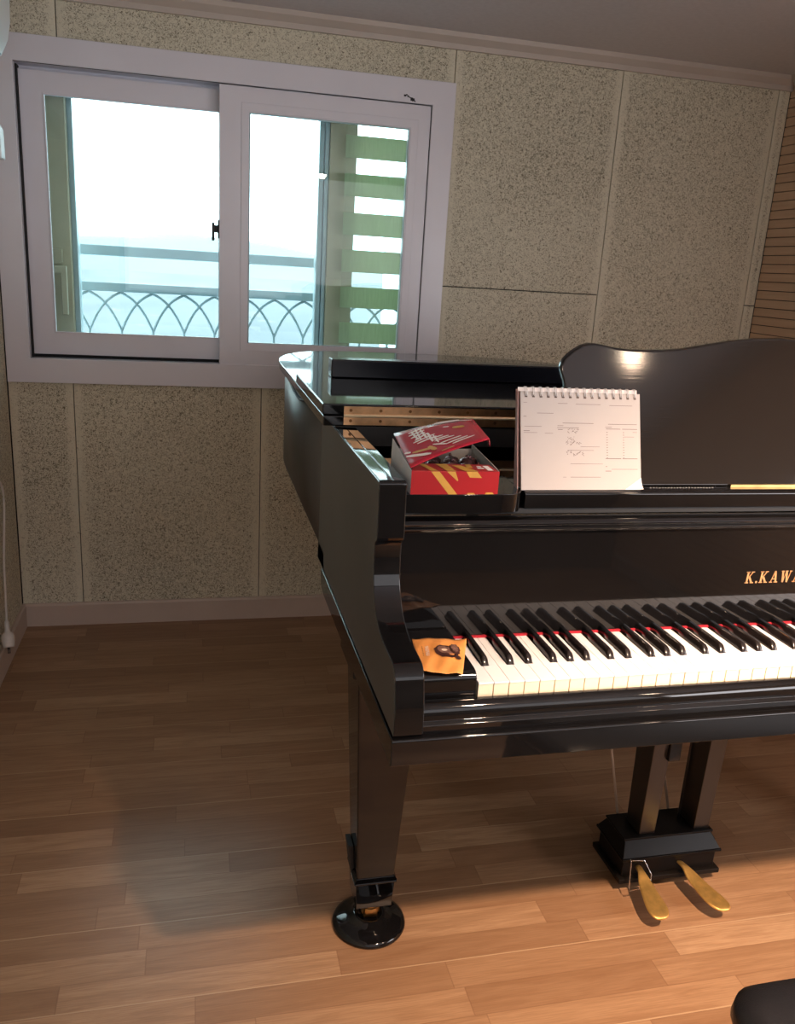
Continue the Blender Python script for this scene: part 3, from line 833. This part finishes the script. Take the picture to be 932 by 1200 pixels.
# ------------------------------------------------------------------ desk calendar
cal = thing('desk_calendar', 'white spiral bound desk calendar standing on the music shelf against the music desk', 'calendar', (.214,.2,.9925))
def cp(u, v, d=0.):
    """u across 0..1, v up 0..1, d in front of the page"""
    x = .1105+.2085*u + .003*v; z = .9935+.150*v; y = .1815+.052*v
    return (x, y-d*.94, z+d*.33)
bm = NB(); hexa(bm, [cp(0,0,-.004), cp(1,0,-.004), cp(1,0,0), cp(0,0,0)][::-1], [cp(0,.99,-.004), cp(1,.99,-.004), cp(1,.99,0), cp(0,.99,0)][::-1])
pg = obj('pages', bm, 'paper', cal, bevel=.0004)
bm = NB()   # curled lower right corner
n = 6
g0 = [[None]*(n+1) for _ in range(n+1)]
for i in range(n+1):
    for j in range(n+1-i):
        u = 1-.14*i/n; v = .12*j/n + .002
        k = max(0, 1-(i+j)/n)
        g0[i][j] = bm.verts.new(cp(u, v, .0006+.007*k*k))
for i in range(n):
    for j in range(n-i):
        bm.faces.new((g0[i][j], g0[i+1][j], g0[i][j+1]))
        if i+j < n-1: bm.faces.new((g0[i+1][j], g0[i+1][j+1], g0[i][j+1]))
obj('curled_corner', bm, 'white_print', pg, smooth=True)
bm = NB(); hexa(bm, [(.1085,.203,.9935),(.3160,.203,.9935),(.3160,.2045,.9935),(.1085,.2045,.9935)], [(.1085,.2395,1.144),(.3200,.2395,1.144),(.3200,.241,1.144),(.1085,.241,1.144)])
hexa(bm, [(.1045,.184,.9935),(.1060,.184,.9935),(.1085,.205,.9935),(.1065,.205,.9935)], [(.1090,.233,1.140),(.1105,.233,1.140),(.1110,.2405,1.142),(.1095,.2405,1.142)])
obj('stand_card', bm, 'cover', cal)
bm = NB()
for k in range(16):
    u = .045+.91*k/15
    c = Vector(cp(u, 1.0, -.003))
    for dx in (-.0012, .0012):
        pts = []
        for t in range(12):
            a = math.radians(-60+t*330/11)
            pts.append((c.x+dx, c.y+.001-.0072*math.cos(a), c.z-.0035+.0095*math.sin(a)))
        tube(bm, pts, .00085, 5)
    
obj('spiral_binding', bm, 'wire', cal)
bm = NB()
for k in range(16):
    u = .045+.91*k/15
    q = [cp(u-.011, .930, .0003), cp(u+.011, .930, .0003), cp(u+.011, .958, .0003), cp(u-.011, .958, .0003)]
    f = bm.faces.new([bm.verts.new(p) for p in q])
obj('binding_holes', bm, 'hole', pg, recalc=False)
bm = NB(); hexa(bm, [cp(-.01,.995,-.006), cp(.985,.995,-.006), cp(.985,.995,-.0045), cp(-.01,.995,-.0045)][::-1], [cp(-.01,1.035,-.006), cp(.985,1.035,-.006), cp(.985,1.035,-.0045), cp(-.01,1.035,-.0045)][::-1])
obj('back_page', bm, 'white_print', cal)
bm = NB()
def stroke(u0, v0, u1, v1, w=.0006):
    """a printed or pencilled line on the page; w in metres"""
    a = Vector((u0*.2085, v0*.152)); b = Vector((u1*.2085, v1*.152)); d = (b-a)
    if d.length < 1e-5: return
    d.normalize(); nn = Vector((-d.y, d.x))*w/2
    q = [a-nn, b-nn, b+nn, a+nn]
    bm.faces.new([bm.verts.new(cp(p.x/.2085, p.y/.152, .00035)) for p in q])
def hl(u0, u1, v, w=.0005): stroke(u0, v, u1, v, w)
# page pixel frame: x 72..885, y 590..-70 of the zoom taken for reference
def U(x): return (x-72)/813.
def V(y): return (590-y)/655.
for x0, x1, y, w in [(90,115,15,.0005),(320,385,17,.0006),(440,610,20,.0006),(670,830,24,.0006),(180,290,84,.0006),(90,110,107,.0007),(95,210,172,.0005),(90,130,201,.0008),(90,180,213,.0005),(230,285,216,.0005),
                     (350,560,147,.0007),(315,355,165,.0006),(312,460,178,.0006),(318,350,190,.0008),(660,860,150,.0007),(640,685,170,.0006),(645,745,182,.0008),(757,862,182,.0008),(770,840,234,.0005),(830,860,203,.0005),
                     (640,748,381,.0009),(757,862,381,.0009),(400,620,417,.0005),(470,600,303,.0005),(380,560,327,.0005),(400,605,505,.0006),(350,372,505,.0005),(680,862,452,.0006),(638,678,464,.0009),(640,650,434,.0008)]:
    hl(U(x0), U(x1), V(y), w)
for x in (648, 762):
    y = 205
    while y < 378: hl(U(x), U(x+8), V(y), .0009); y += 17
obj('printed_lines', bm, 'ink', pg, recalc=False)
bm = NB()
for cx_, cy_, n_ in [(385,200,4),(380,252,3),(375,283,5),(375,350,6)]:
    random.seed(int(cx_+cy_))
    for k in range(n_):
        bx_ = cx_+k*20; 
        for s_ in range(3):
            xa = bx_+random.uniform(-4,10); ya = cy_+random.uniform(-14,10)
            stroke(U(xa), V(ya), U(xa+random.uniform(4,16)), V(ya+random.uniform(-12,14)), .0006)
obj('handwriting', bm, 'ink', pg, recalc=False)

# ------------------------------------------------------------------ red box with wrapped chocolates
rb = thing('snack_box', 'open red and yellow snack box with a crimson lid, on the left music shelf', 'box', (-.007,.22,.9945))
BXL, BXR, BYF, BYB, BZ0, BZ1 = -.0765, .0610, .1535, .290, .9947, 1.0300
t_ = .0012
bm = NB()
box(bm, BXL, BXR, BYF, BYF+t_, BZ0, BZ1, 0)
box(bm, BXL+t_, BXR-t_, BYF+t_, BYB-t_, BZ0, BZ0+t_, 1)
poly_prism(bm, [(BYF+t_, BZ0), (BYF+t_, BZ1), (BYF+.03, BZ1+.004), (BYB, 1.0435), (BYB, BZ0)], 'x', BXR-t_, BXR, 1)
box(bm, BXL, BXR, BYB-t_, BYB, BZ0, 1.036, 1)
tray = obj('tray', bm, ['red', 'card_in'], rb)
bm = NB(); poly_prism(bm, [(BYF+t_, BZ0), (BYF+t_, BZ1), (BYB-t_, 1.052), (BYB-t_, BZ0)], 'x', BXL, BXL+t_)
obj('side_flap', bm, 'card_white', rb, label='bare white card side of the box')
# folded front lip sloping inward
bm = NB(); hexa(bm, [(BXL,BYF,BZ1),(BXR,BYF,BZ1-.0015),(BXR-.006,BYF+.032,BZ1+.002),(BXL+.012,BYF+.032,BZ1+.004)], [(BXL,BYF+.0006,BZ1+.001),(BXR,BYF+.0006,BZ1-.0005),(BXR-.006,BYF+.032,BZ1+.003),(BXL+.012,BYF+.032,BZ1+.005)])
lip = obj('front_lip', bm, 'red', rb)
def front_q(pts, d=.0004, mat=0):
    bm.faces.new([bm.verts.new((BXL+(BXR-BXL)*u, BYF-d, BZ0+(BZ1-BZ0)*v)) for u, v in pts]).material_index = mat
bm = NB()
front_q([(.215,1),(.31,1),(.53,.0),(.43,.0)])
front_q([(.395,1),(.49,1),(.53,.62),(.52,.58)]); front_q([(.615,1),(.74,1),(.80,.72),(.66,.74)]); front_q([(.64,.0),(.735,.0),(.72,.06),(.65,.06)]); front_q([(.85,0),(.955,0),(.935,.08),(.86,.08)])
def lip_q(pts, mat=0):
    def L(u, v):
        a = Vector((BXL,BYF,BZ1+.0014))*(1-u)+Vector((BXR,BYF,BZ1-.0001))*u
        b = Vector((BXL+.012,BYF+.032,BZ1+.0055))*(1-u)+Vector((BXR-.006,BYF+.032,BZ1+.0035))*u
        return a*(1-v)+b*v
    bm.faces.new([bm.verts.new(L(u, v)) for u, v in pts]).material_index = mat
lip_q([(.215,0),(.30,0),(.13,.9),(.05,.9)]); lip_q([(.40,0),(.50,0),(.42,.95),(.27,.95)]); lip_q([(.61,0),(.76,0),(.60,.8),(.48,.8)]); lip_q([(.66,.5),(.73,.5),(.73,.95),(.66,.95)])
lip_q([(.88,.15),(.95,.15),(.95,.8),(.88,.8)], 1); lip_q([(.78,.35),(.86,.35),(.86,.5),(.78,.5)], 1); lip_q([(.79,.6),(.85,.6),(.85,.72),(.79,.72)], 1)
obj('printed_stripes', bm, ['yellow', 'white_print'], tray, recalc=False)
# lid card with its tuck tab
FL, BL_, BR_, FR_ = Vector((-.0785,.1540,1.0360)), Vector((-.0755,.287,1.0605)), Vector((.0500,.272,1.0900)), Vector((.0400,.1555,1.0800))
def LQ(u, v, d=0.):
    p = FL*(1-u)*(1-v)+FR_*u*(1-v)+BL_*(1-u)*v+BR_*u*v
    n_ = (FR_-FL).cross(BL_-FL).normalized()
    return p+n_*(d + .0035*math.sin(math.pi*u))
bm = NB(); N = 10
top = [[bm.verts.new(LQ(i/N, j/N, 0)) for j in range(N+1)] for i in range(N+1)]
bot = [[bm.verts.new(LQ(i/N, j/N, -.0011)) for j in range(N+1)] for i in range(N+1)]
for i in range(N):
    for j in range(N):
        f = bm.faces.new((top[i][j], top[i+1][j], top[i+1][j+1], top[i][j+1])); f.smooth = True
        f = bm.faces.new((bot[i][j], bot[i][j+1], bot[i+1][j+1], bot[i+1][j])); f.material_index = 1; f.smooth = True
for i in range(N):
    bm.faces.new((top[i][0], bot[i][0], bot[i+1][0], top[i+1][0])); bm.faces.new((top[i][N], top[i+1][N], bot[i+1][N], bot[i][N]))
    bm.faces.new((top[0][i], top[0][i+1], bot[0][i+1], bot[0][i])); bm.faces.new((top[N][i], bot[N][i], bot[N][i+1], top[N][i+1]))
# tab
a, b = LQ(1,0.), LQ(1,.10)
tb = [LQ(1,0), LQ(1,.06)+Vector((.004,0,-.013)), LQ(1,.30)+Vector((.003,0,-.006)), LQ(1,.97)+Vector((.002,0,-.004)), LQ(1,1)]
q1 = [bm.verts.new(p) for p in tb]; q2 = [bm.verts.new(p+Vector((.001,0,0))) for p in tb]
bm.faces.new(q1); bm.faces.new(q2[::-1])
for k in range(5): bm.faces.new((q1[k], q2[k], q2[(k+1)%5], q1[(k+1)%5]))
lidc = obj('box_lid', bm, ['red_lid', 'card_in'], rb, label='crimson lid with white brush lettering')
bm = NB()
def lstroke(u0, v0, u1, v1, w, mat=0, d=.0007, steps=5):
    du, dv = u1-u0, v1-v0; L_ = math.hypot(du, dv); nu, nv = -dv/L_*w/2, du/L_*w/2
    rows = []
    for k in range(steps+1):
        t = k/steps; ww = 1 if 0 < k < steps else .55
        rows.append((bm.verts.new(LQ(u0+du*t-nu*ww, v0+dv*t-nv*ww, d)), bm.verts.new(LQ(u0+du*t+nu*ww, v0+dv*t+nv*ww, d))))
    for A, B in zip(rows, rows[1:]): bm.faces.new((A[0], B[0], B[1], A[1])).material_index = mat
# brush lettering and leaf emblem
for m_, u0, v0, u1, v1, w_ in [('w',0.880,0.262,0.582,0.177,0.034),('w',0.804,0.305,0.509,0.226,0.034),('w',0.732,0.362,0.441,0.297,0.031),('w',0.657,0.426,0.404,0.410,0.031),('w',0.599,0.477,0.395,0.462,0.031),('w',0.538,0.534,0.335,0.525,0.034),('w',0.360,0.925,0.162,0.858,0.039),('w',0.364,0.844,0.152,0.785,0.036),('w',0.359,0.774,0.164,0.700,0.036),('w',0.380,0.726,0.196,0.608,0.036),('w',0.455,0.636,0.163,0.554,0.034),('w',0.459,0.560,0.203,0.501,0.034),('w',0.366,0.340,0.520,0.227,0.034),('w',0.206,0.893,0.238,0.607,0.029),('w',0.319,0.928,0.344,0.561,0.029),('w',0.382,0.731,0.385,0.420,0.034),('w',0.267,0.929,0.269,0.559,0.024),('w',0.429,0.612,0.442,0.346,0.024),('y',0.697,0.723,0.843,0.690,0.082),('w',0.592,0.802,0.667,0.780,0.024),('w',0.517,1.019,0.835,1.031,0.063),('w',0.821,0.963,1.006,0.911,0.024),('y',0.096,0.310,0.374,0.241,0.053),('w',-0.006,0.281,0.290,0.113,0.058),('y',0.419,0.075,0.582,0.089,0.029),('y',0.309,0.320,0.367,0.168,0.063),('w',0.005,0.373,0.080,0.333,0.043),]:
    cl_ = lambda t: min(max(t, .012), .985)
    lstroke(cl_(u0), cl_(v0), cl_(u1), cl_(v1), w_, 1 if m_ == 'y' else 0)
obj('brush_lettering', bm, ['white_print', 'yellow'], lidc, recalc=False)
# chocolates
spots = [(-.030,.190,1.014,.013),(-.006,.196,1.018,.0135),(.021,.192,1.019,.014),(.044,.200,1.016,.0135),(-.048,.200,1.010,.012),(.006,.222,1.020,.014),(.034,.224,1.022,.014),(-.022,.226,1.017,.013),(.047,.250,1.018,.013),(.016,.252,1.019,.0135),(-.05,.235,1.012,.013),(-.012,.262,1.016,.013)]
chlab = ['second from the left in the front row','in the middle of the front row','right of the middle of the front row','at the front right corner','at the front left corner','in the middle of the second row','on the right of the second row','on the left of the second row','at the back right corner','in the middle of the back row','beside the left card side','at the back left']
for k, (x, y, z, r) in enumerate(spots):
    bm = NB(); random.seed(k)
    bmesh.ops.create_icosphere(bm, subdivisions=3, radius=1)
    ph = random.uniform(0, 6)
    for v in bm.verts:
        c = v.co; a = math.atan2(c.y, c.x)
        q = 1+.07*math.sin(5*a+ph)*(1-abs(c.z))+.05*math.sin(9*a+2*c.z*5+ph)
        v.co = Vector((c.x*r*q*1.08, c.y*r*q, max(c.z, -.8)*r*.86*q))
    # twisted peak of the foil
    bmesh.ops.create_cone(bm, cap_ends=True, segments=9, radius1=r*.30, radius2=r*.12, depth=r*.5, matrix=Matrix.Translation((0,0,r*.92)))
    for f in bm.faces: f.smooth = True
    me_o = obj('wrapped_chocolate', bm, 'choc_wrap')
    me_o.location = (x, y+.008, max(z, .9962+.8*r*.86*1.08)); me_o.rotation_euler = (random.uniform(-.5,.5), random.uniform(-.5,.5), random.uniform(0,6))
    tag(me_o, 'foil wrapped chocolate, red box, '+chlab[k], 'chocolate', 'wrapped chocolates in the red box')

# ------------------------------------------------------------------ orange wrapper on the key block
wr = thing('snack_wrapper', 'small orange snack wrapper with a chocolate picture, lying on the bass key block', 'wrapper', (-.048,.045,.778))
c00, c10, c11, c01 = Vector((-.0862,.0035,.7815)), Vector((-.0290,-.0130,.7820)), Vector((.0050,.0790,.7905)), Vector((-.0745,.0980,.7870))
def WQ(u, v, d=0.):
    p = c00*(1-u)*(1-v)+c10*u*(1-v)+c01*(1-u)*v+c11*u*v
    puff = .0045*(math.sin(math.pi*min(1,max(0,u)))**.7)*(math.sin(math.pi*min(1,max(0,v)))**.8)
    wr_ = .0009*math.sin(9*u+4*v)+.0006*math.sin(17*u-9*v)
    return p+Vector((0,0,puff+wr_+d))
bm = NB(); NU, NV = 28, 20
def zig(i): return .010 if i % 2 else 0
def grid_(dz, flip):
    R_ = []
    for i in range(NU+1):
        row = []
        for j in range(NV+1):
            u, v = i/NU, j/NV
            if j in (0, NV): v += (zig(i) if j == NV else -zig(i))
            row.append(bm.verts.new(WQ(u, v, dz if 0 < i < NU and 0 < j < NV else dz*.2)))
        R_.append(row)
    for i in range(NU):
        for j in range(NV):
            q = (R_[i][j], R_[i+1][j], R_[i+1][j+1], R_[i][j+1])
            f = bm.faces.new(q if not flip else q[::-1]); f.smooth = True
    return R_
A_ = grid_(0, False); B_ = grid_(-.0025, True)
for i in range(NU):
    bm.faces.new((A_[i][0], B_[i][0], B_[i+1][0], A_[i+1][0])); bm.faces.new((A_[i][NV], A_[i+1][NV], B_[i+1][NV], B_[i][NV]))
for j in range(NV):
    bm.faces.new((A_[0][j], A_[0][j+1], B_[0][j+1], B_[0][j])); bm.faces.new((A_[NU][j], B_[NU][j], B_[NU][j+1], A_[NU][j+1]))
wp = obj('sachet', bm, 'orange', wr)
bm = NB()
def patch(c, ru, rv, mat, rot=0., n=22, d=.0006, jag=.0):
    vs_ = []
    cen = bm.verts.new(WQ(c[0], c[1], d))
    for k in range(n):
        t = 2*math.pi*k/n; rr = 1+jag*math.sin(5*t+k)
        u = ru*math.cos(t)*rr; v = rv*math.sin(t)*rr
        vs_.append(bm.verts.new(WQ(c[0]+u*math.cos(rot)-v*math.sin(rot), c[1]+u*math.sin(rot)+v*math.cos(rot), d)))
    for k in range(n): bm.faces.new((cen, vs_[k], vs_[(k+1)%n])).material_index = mat
patch((.62,.52),.25,.17,0,-.28,jag=.05,d=.0010)
patch((.62,.545),.19,.105,1,-.28,d=.0014)
patch((.58,.54),.06,.035,2,-.2,d=.0018)
patch((.79,.60),.10,.16,0,.35,jag=.12,d=.0021)
patch((.78,.62),.07,.12,1,.35,jag=.2,d=.0025)
patch((.87,.38),.05,.07,0,.9,jag=.1,d=.0021)
# printed words beside the picture
random.seed(5)
def wline(u0, v0, u1, v1, w, mat):
    du, dv = u1-u0, v1-v0; L_ = math.hypot(du,dv); nu, nv = -dv/L_*w/2, du/L_*w/2
    bm.faces.new([bm.verts.new(WQ(a, b, .0009)) for a, b in ((u0-nu,v0-nv),(u1-nu,v1-nv),(u1+nu,v1+nv),(u0+nu,v0+nv))]).material_index = mat
for k in range(6):
    v = .40+.055*k; wline(.20, v, .275, v+.006, .026, 2); wline(.205+.02*(k%3), v+.02, .225+.02*(k%3), v+.03, .03, 2)
for k in range(8): wline(.135, .40+.04*k, .155, .402+.04*k, .014, 0)
obj('printed_picture', bm, ['choc', 'choc_lt', 'wrap_white'], wp, recalc=False)

# ------------------------------------------------------------------ piano bench, corner in view
bn = thing('piano_bench', 'black leather padded piano bench in front of the pedals', 'bench', (.625,-.47,0))
bx0, bx1, by0, by1, bz = .262, .980, -.640, -.285, .478
def rrect(x0, x1, y0, y1, r, n=6):
    return arc(x1-r,y1-r,r,0,90,n)+arc(x0+r,y1-r,r,90,180,n)+arc(x0+r,y0+r,r,180,270,n)+arc(x1-r,y0+r,r,270,360,n)
bm = NB()
layers = [(.010,-.066),(.000,-.058),(-.006,-.040),(-.004,-.022),(.006,-.010),(.022,-.003),(.050,.002),(.100,.006),(.150,.007)]
prev = None
for ins_, dz in layers:
    P_ = rrect(bx0+ins_, bx1-ins_, by0+ins_, by1-ins_, max(.045-ins_*.2, .012))
    q = [bm.verts.new((x, y, bz+dz)) for x, y in P_]
    if prev:
        for k in range(len(q)):
            f = bm.faces.new((prev[k], prev[(k+1)%len(q)], q[(k+1)%len(q)], q[k])); f.smooth = True
    else: bm.faces.new(q[::-1])
    prev = q
bm.faces.new(prev)
obj('cushion', bm, 'leather', bn)
bm = NB(); tube(bm, [(x, y, bz-.064) for x, y in rrect(bx0+.004, bx1-.004, by0+.004, by1-.004, .04)], .0035, 8, closed=True); obj('piping', bm, 'leather', bn)
bm = NB(); box(bm, bx0+.012, bx1-.012, by0+.012, by1-.012, bz-.135, bz-.067); obj('apron', bm, 'lacquer', bn, bevel=.003)
for sx in (bx0+.038, bx1-.038):
    for sy in (by0+.038, by1-.038):
        bm = NB(); hexa(bm, rect4(sx-.017,sx+.017,sy-.017,sy+.017,0), rect4(sx-.024,sx+.024,sy-.024,sy+.024,bz-.136)); obj('leg', bm, 'lacquer', bn, bevel=.003)

# ------------------------------------------------------------------ things on the left wall
ac = thing('air_conditioner', 'white wall mounted air conditioner with rounded edge, high on the left wall', 'air conditioner', (XL, 1.35, 1.78))
prof = [(XL,1.78),(-.935,1.778),(-.905,1.790),(-.885,1.812),(-.868,1.848),(-.860,1.890),(-.858,1.95),(-.862,2.01),(-.875,2.03),(XL,2.03)]
bm = NB(); poly_prism(bm, prof, 'y', .92, 1.70); obj('casing', bm, 'ac', ac, bevel=.010, bseg=4)
bm = NB(); poly_prism(bm, [(-.936,1.7745),(-.902,1.7875),(-.884,1.8085),(-.881,1.8065),(-.900,1.7845),(-.935,1.7715)], 'y', .97, 1.66); obj('air_flap', bm, 'ac_dark', ac)
wb = thing('wall_box', 'small white plastic box on the left wall beside the window trim', 'box', (XL, 1.80, 1.555))
bm = NB(); poly_prism(bm, [(XL,1.554),(-.9155,1.5535),(-.914,1.556),(-.914,1.632),(-.922,1.650),(XL,1.66)], 'y', 1.745, 1.80); obj('cover', bm, 'ac', wb, bevel=.003)
pc = thing('power_cord', 'white power cord hanging down the left wall with a loose plug', 'power cord', (-.97, 1.63, .10))
pts = [(-.972,1.52,1.70),(-.972,1.55,1.20),(-.972,1.60,.80),(-.972,1.662,.640),(-.970,1.694,.618),(-.970,1.722,.585),(-.970,1.728,.555),(-.970,1.715,.500),(-.970,1.688,.430),(-.970,1.665,.36),(-.970,1.660,.300),(-.970,1.650,.230),(-.970,1.643,.175)]
bm = NB(); tube(bm, smooth_path(pts, 6), .0035, 8); obj('cord', bm, 'cable', pc)
def along(a, b, t): return Vector(a).lerp(Vector(b), t)
pa, pb = Vector((-.970,1.644,.180)), Vector((-.962,1.610,.105))
bm = NB(); tube(bm, [along(pa,pb,t) for t in (0,.15,.3,.42,.5,.62,.80,.92,1.)], [.006,.0075,.0072,.009,.017,.020,.0195,.018,.0165], 14); obj('plug', bm, 'cable', pc)
bm = NB()
dn = (pb-pa).normalized(); sd = Vector((0,.8,-.35)).normalized()
for s in (-1, 1): tube(bm, [pb+sd*s*.0095, pb+sd*s*.0095+dn*.019], .0024, 8)
obj('pins', bm, 'pin', pc)

# ------------------------------------------------------------------ ceiling lamps above the keyboard (seen only as reflections)
lm, nt_, out_ = new_mat('lamp_glow'); g_ = G(nt_)
em = g_.n('ShaderNodeEmission'); em.inputs[0].default_value = (1,.78,.55,1); em.inputs[1].default_value = 110
tcl = g_.n('ShaderNodeTexCoord').outputs['Object']; nt_.links.new(em.outputs[0], out_.inputs[0])
M['glow'] = lm
for (lx, ly_, lz), w_ in (((.45,-.89,1.90), 'above the bass end of the keyboard'), ((1.17,-1.08,1.99), 'above the treble end of the keyboard')):
    t = thing('ceiling_lamp', 'small round warm ceiling lamp '+w_, 'lamp', (lx, ly_, ZC), 'ceiling lamps')
    bm = NB(); lathe(bm, [(0,ZC-lz+.0),(.035,ZC-lz),(.035,ZC-lz-.012),(.012,ZC-lz-.012),(.012,.045),(.030,.035),(.036,.012),(.036,-.004),(.033,-.004),(.033,.006),(0,.012)], (lx,ly_,lz), 28)
    obj('housing', bm, 'ac', t)
    bm = NB(); lathe(bm, [(0,-.032),(.012,-.030),(.022,-.022),(.029,-.010),(.031,0),(.031,.004),(0,.005)], (lx,ly_,lz), 24); obj('bulb', bm, 'glow', t)

# ------------------------------------------------------------------ light
w = bpy.data.worlds.new('sky'); SC.world = w; w.use_nodes = True
nt = w.node_tree; bg = nt.nodes['Background']
g = G(nt)
tc = g.n('ShaderNodeTexCoord').outputs['Generated']
sp = g.n('ShaderNodeSeparateXYZ'); g.put(sp.inputs[0], tc)
c = g.ramp(sp.outputs[2], [(0., (.70,.93,1.0)), (.06, (.92,.98,1.0)), (.25, (1.,1.,1.))])
nt.links.new(c, bg.inputs[0]); bg.inputs[1].default_value = 7.0
def lamp(name, kind, loc, energy, col, **kw):
    d = bpy.data.lights.new(name, kind); d.energy = energy; d.color = col
    for k, v in kw.items(): setattr(d, k, v)
    o = bpy.data.objects.new(name, d); COL.objects.link(o); o.location = loc; return o
def aim(o, t):
    o.rotation_euler = (Vector(t)-o.location).to_track_quat('-Z', 'Y').to_euler()
WARM = (1.,.69,.47)
for (lx, ly_, lz), e, tgt in (((.45,-.89,1.90), 345, (1.05,-.20,0)), ((1.17,-1.08,1.99), 6, (1.2,.1,.2))):
    sp_ = lamp('ceiling_spot', 'SPOT', (lx, ly_, lz-.048), e, WARM, spot_size=math.radians(102), spot_blend=1., shadow_soft_size=.030)
    aim(sp_, tgt)
# daylight enters through the window opening (helps sampling only)
pt = lamp('window_portal', 'AREA', (-.25, 2.36, 1.41), 1, (1,1,1)); pt.data.shape = 'RECTANGLE'; pt.data.size = 1.4; pt.data.size_y = .97
pt.data.cycles.is_portal = True
aim(pt, (-.25, 0, 1.41))
# added fill panels without fixtures, standing in for the unseen room's ambient light
cl = lamp('room_fill', 'AREA', (.40,-2.58,1.52), 15, (.97,.96,1.)); cl.data.shape = 'RECTANGLE'; cl.data.size = 2.7; cl.data.size_y = 1.0
aim(cl, (.40, 0, 1.52))
cr = lamp('side_room_fill', 'AREA', (1.77,-1.40,1.19), 38, (.97,.96,1.)); cr.data.shape = 'RECTANGLE'; cr.data.size = 2.2; cr.data.size_y = .50  # second added fill panel, along the right wall out of view
aim(cr, (0, -1.4, 1.19))

# ------------------------------------------------------------------ camera
cam = bpy.data.cameras.new('camera'); co = bpy.data.objects.new('camera', cam); COL.objects.link(co)
R_ = Matrix(((0.97235368, 0.00820149, -0.23336891), (-0.22621247, 0.28102363, -0.93265944), (0.05793298, 0.9596658, 0.27510964)))
co.matrix_world = Matrix.Translation((-.38810871, -1.01974483, 1.31378017)) @ R_.to_4x4()
cam.sensor_fit = 'VERTICAL'; cam.sensor_height = 24; cam.lens = 987.8474730427486/1200*24
cam.clip_start = .02; cam.clip_end = 20000
SC.camera = co
SC.view_settings.view_transform = 'Standard'; SC.view_settings.look = 'None'; SC.view_settings.gamma = 1
SC.view_settings.use_curve_mapping = False; SC.view_settings.exposure = .15
SC.cycles.max_bounces = 10; SC.cycles.diffuse_bounces = 5; SC.cycles.glossy_bounces = 5; SC.cycles.transparent_max_bounces = 12
SC.cycles.sample_clamp_indirect = 6
SC.cycles.use_denoising = True
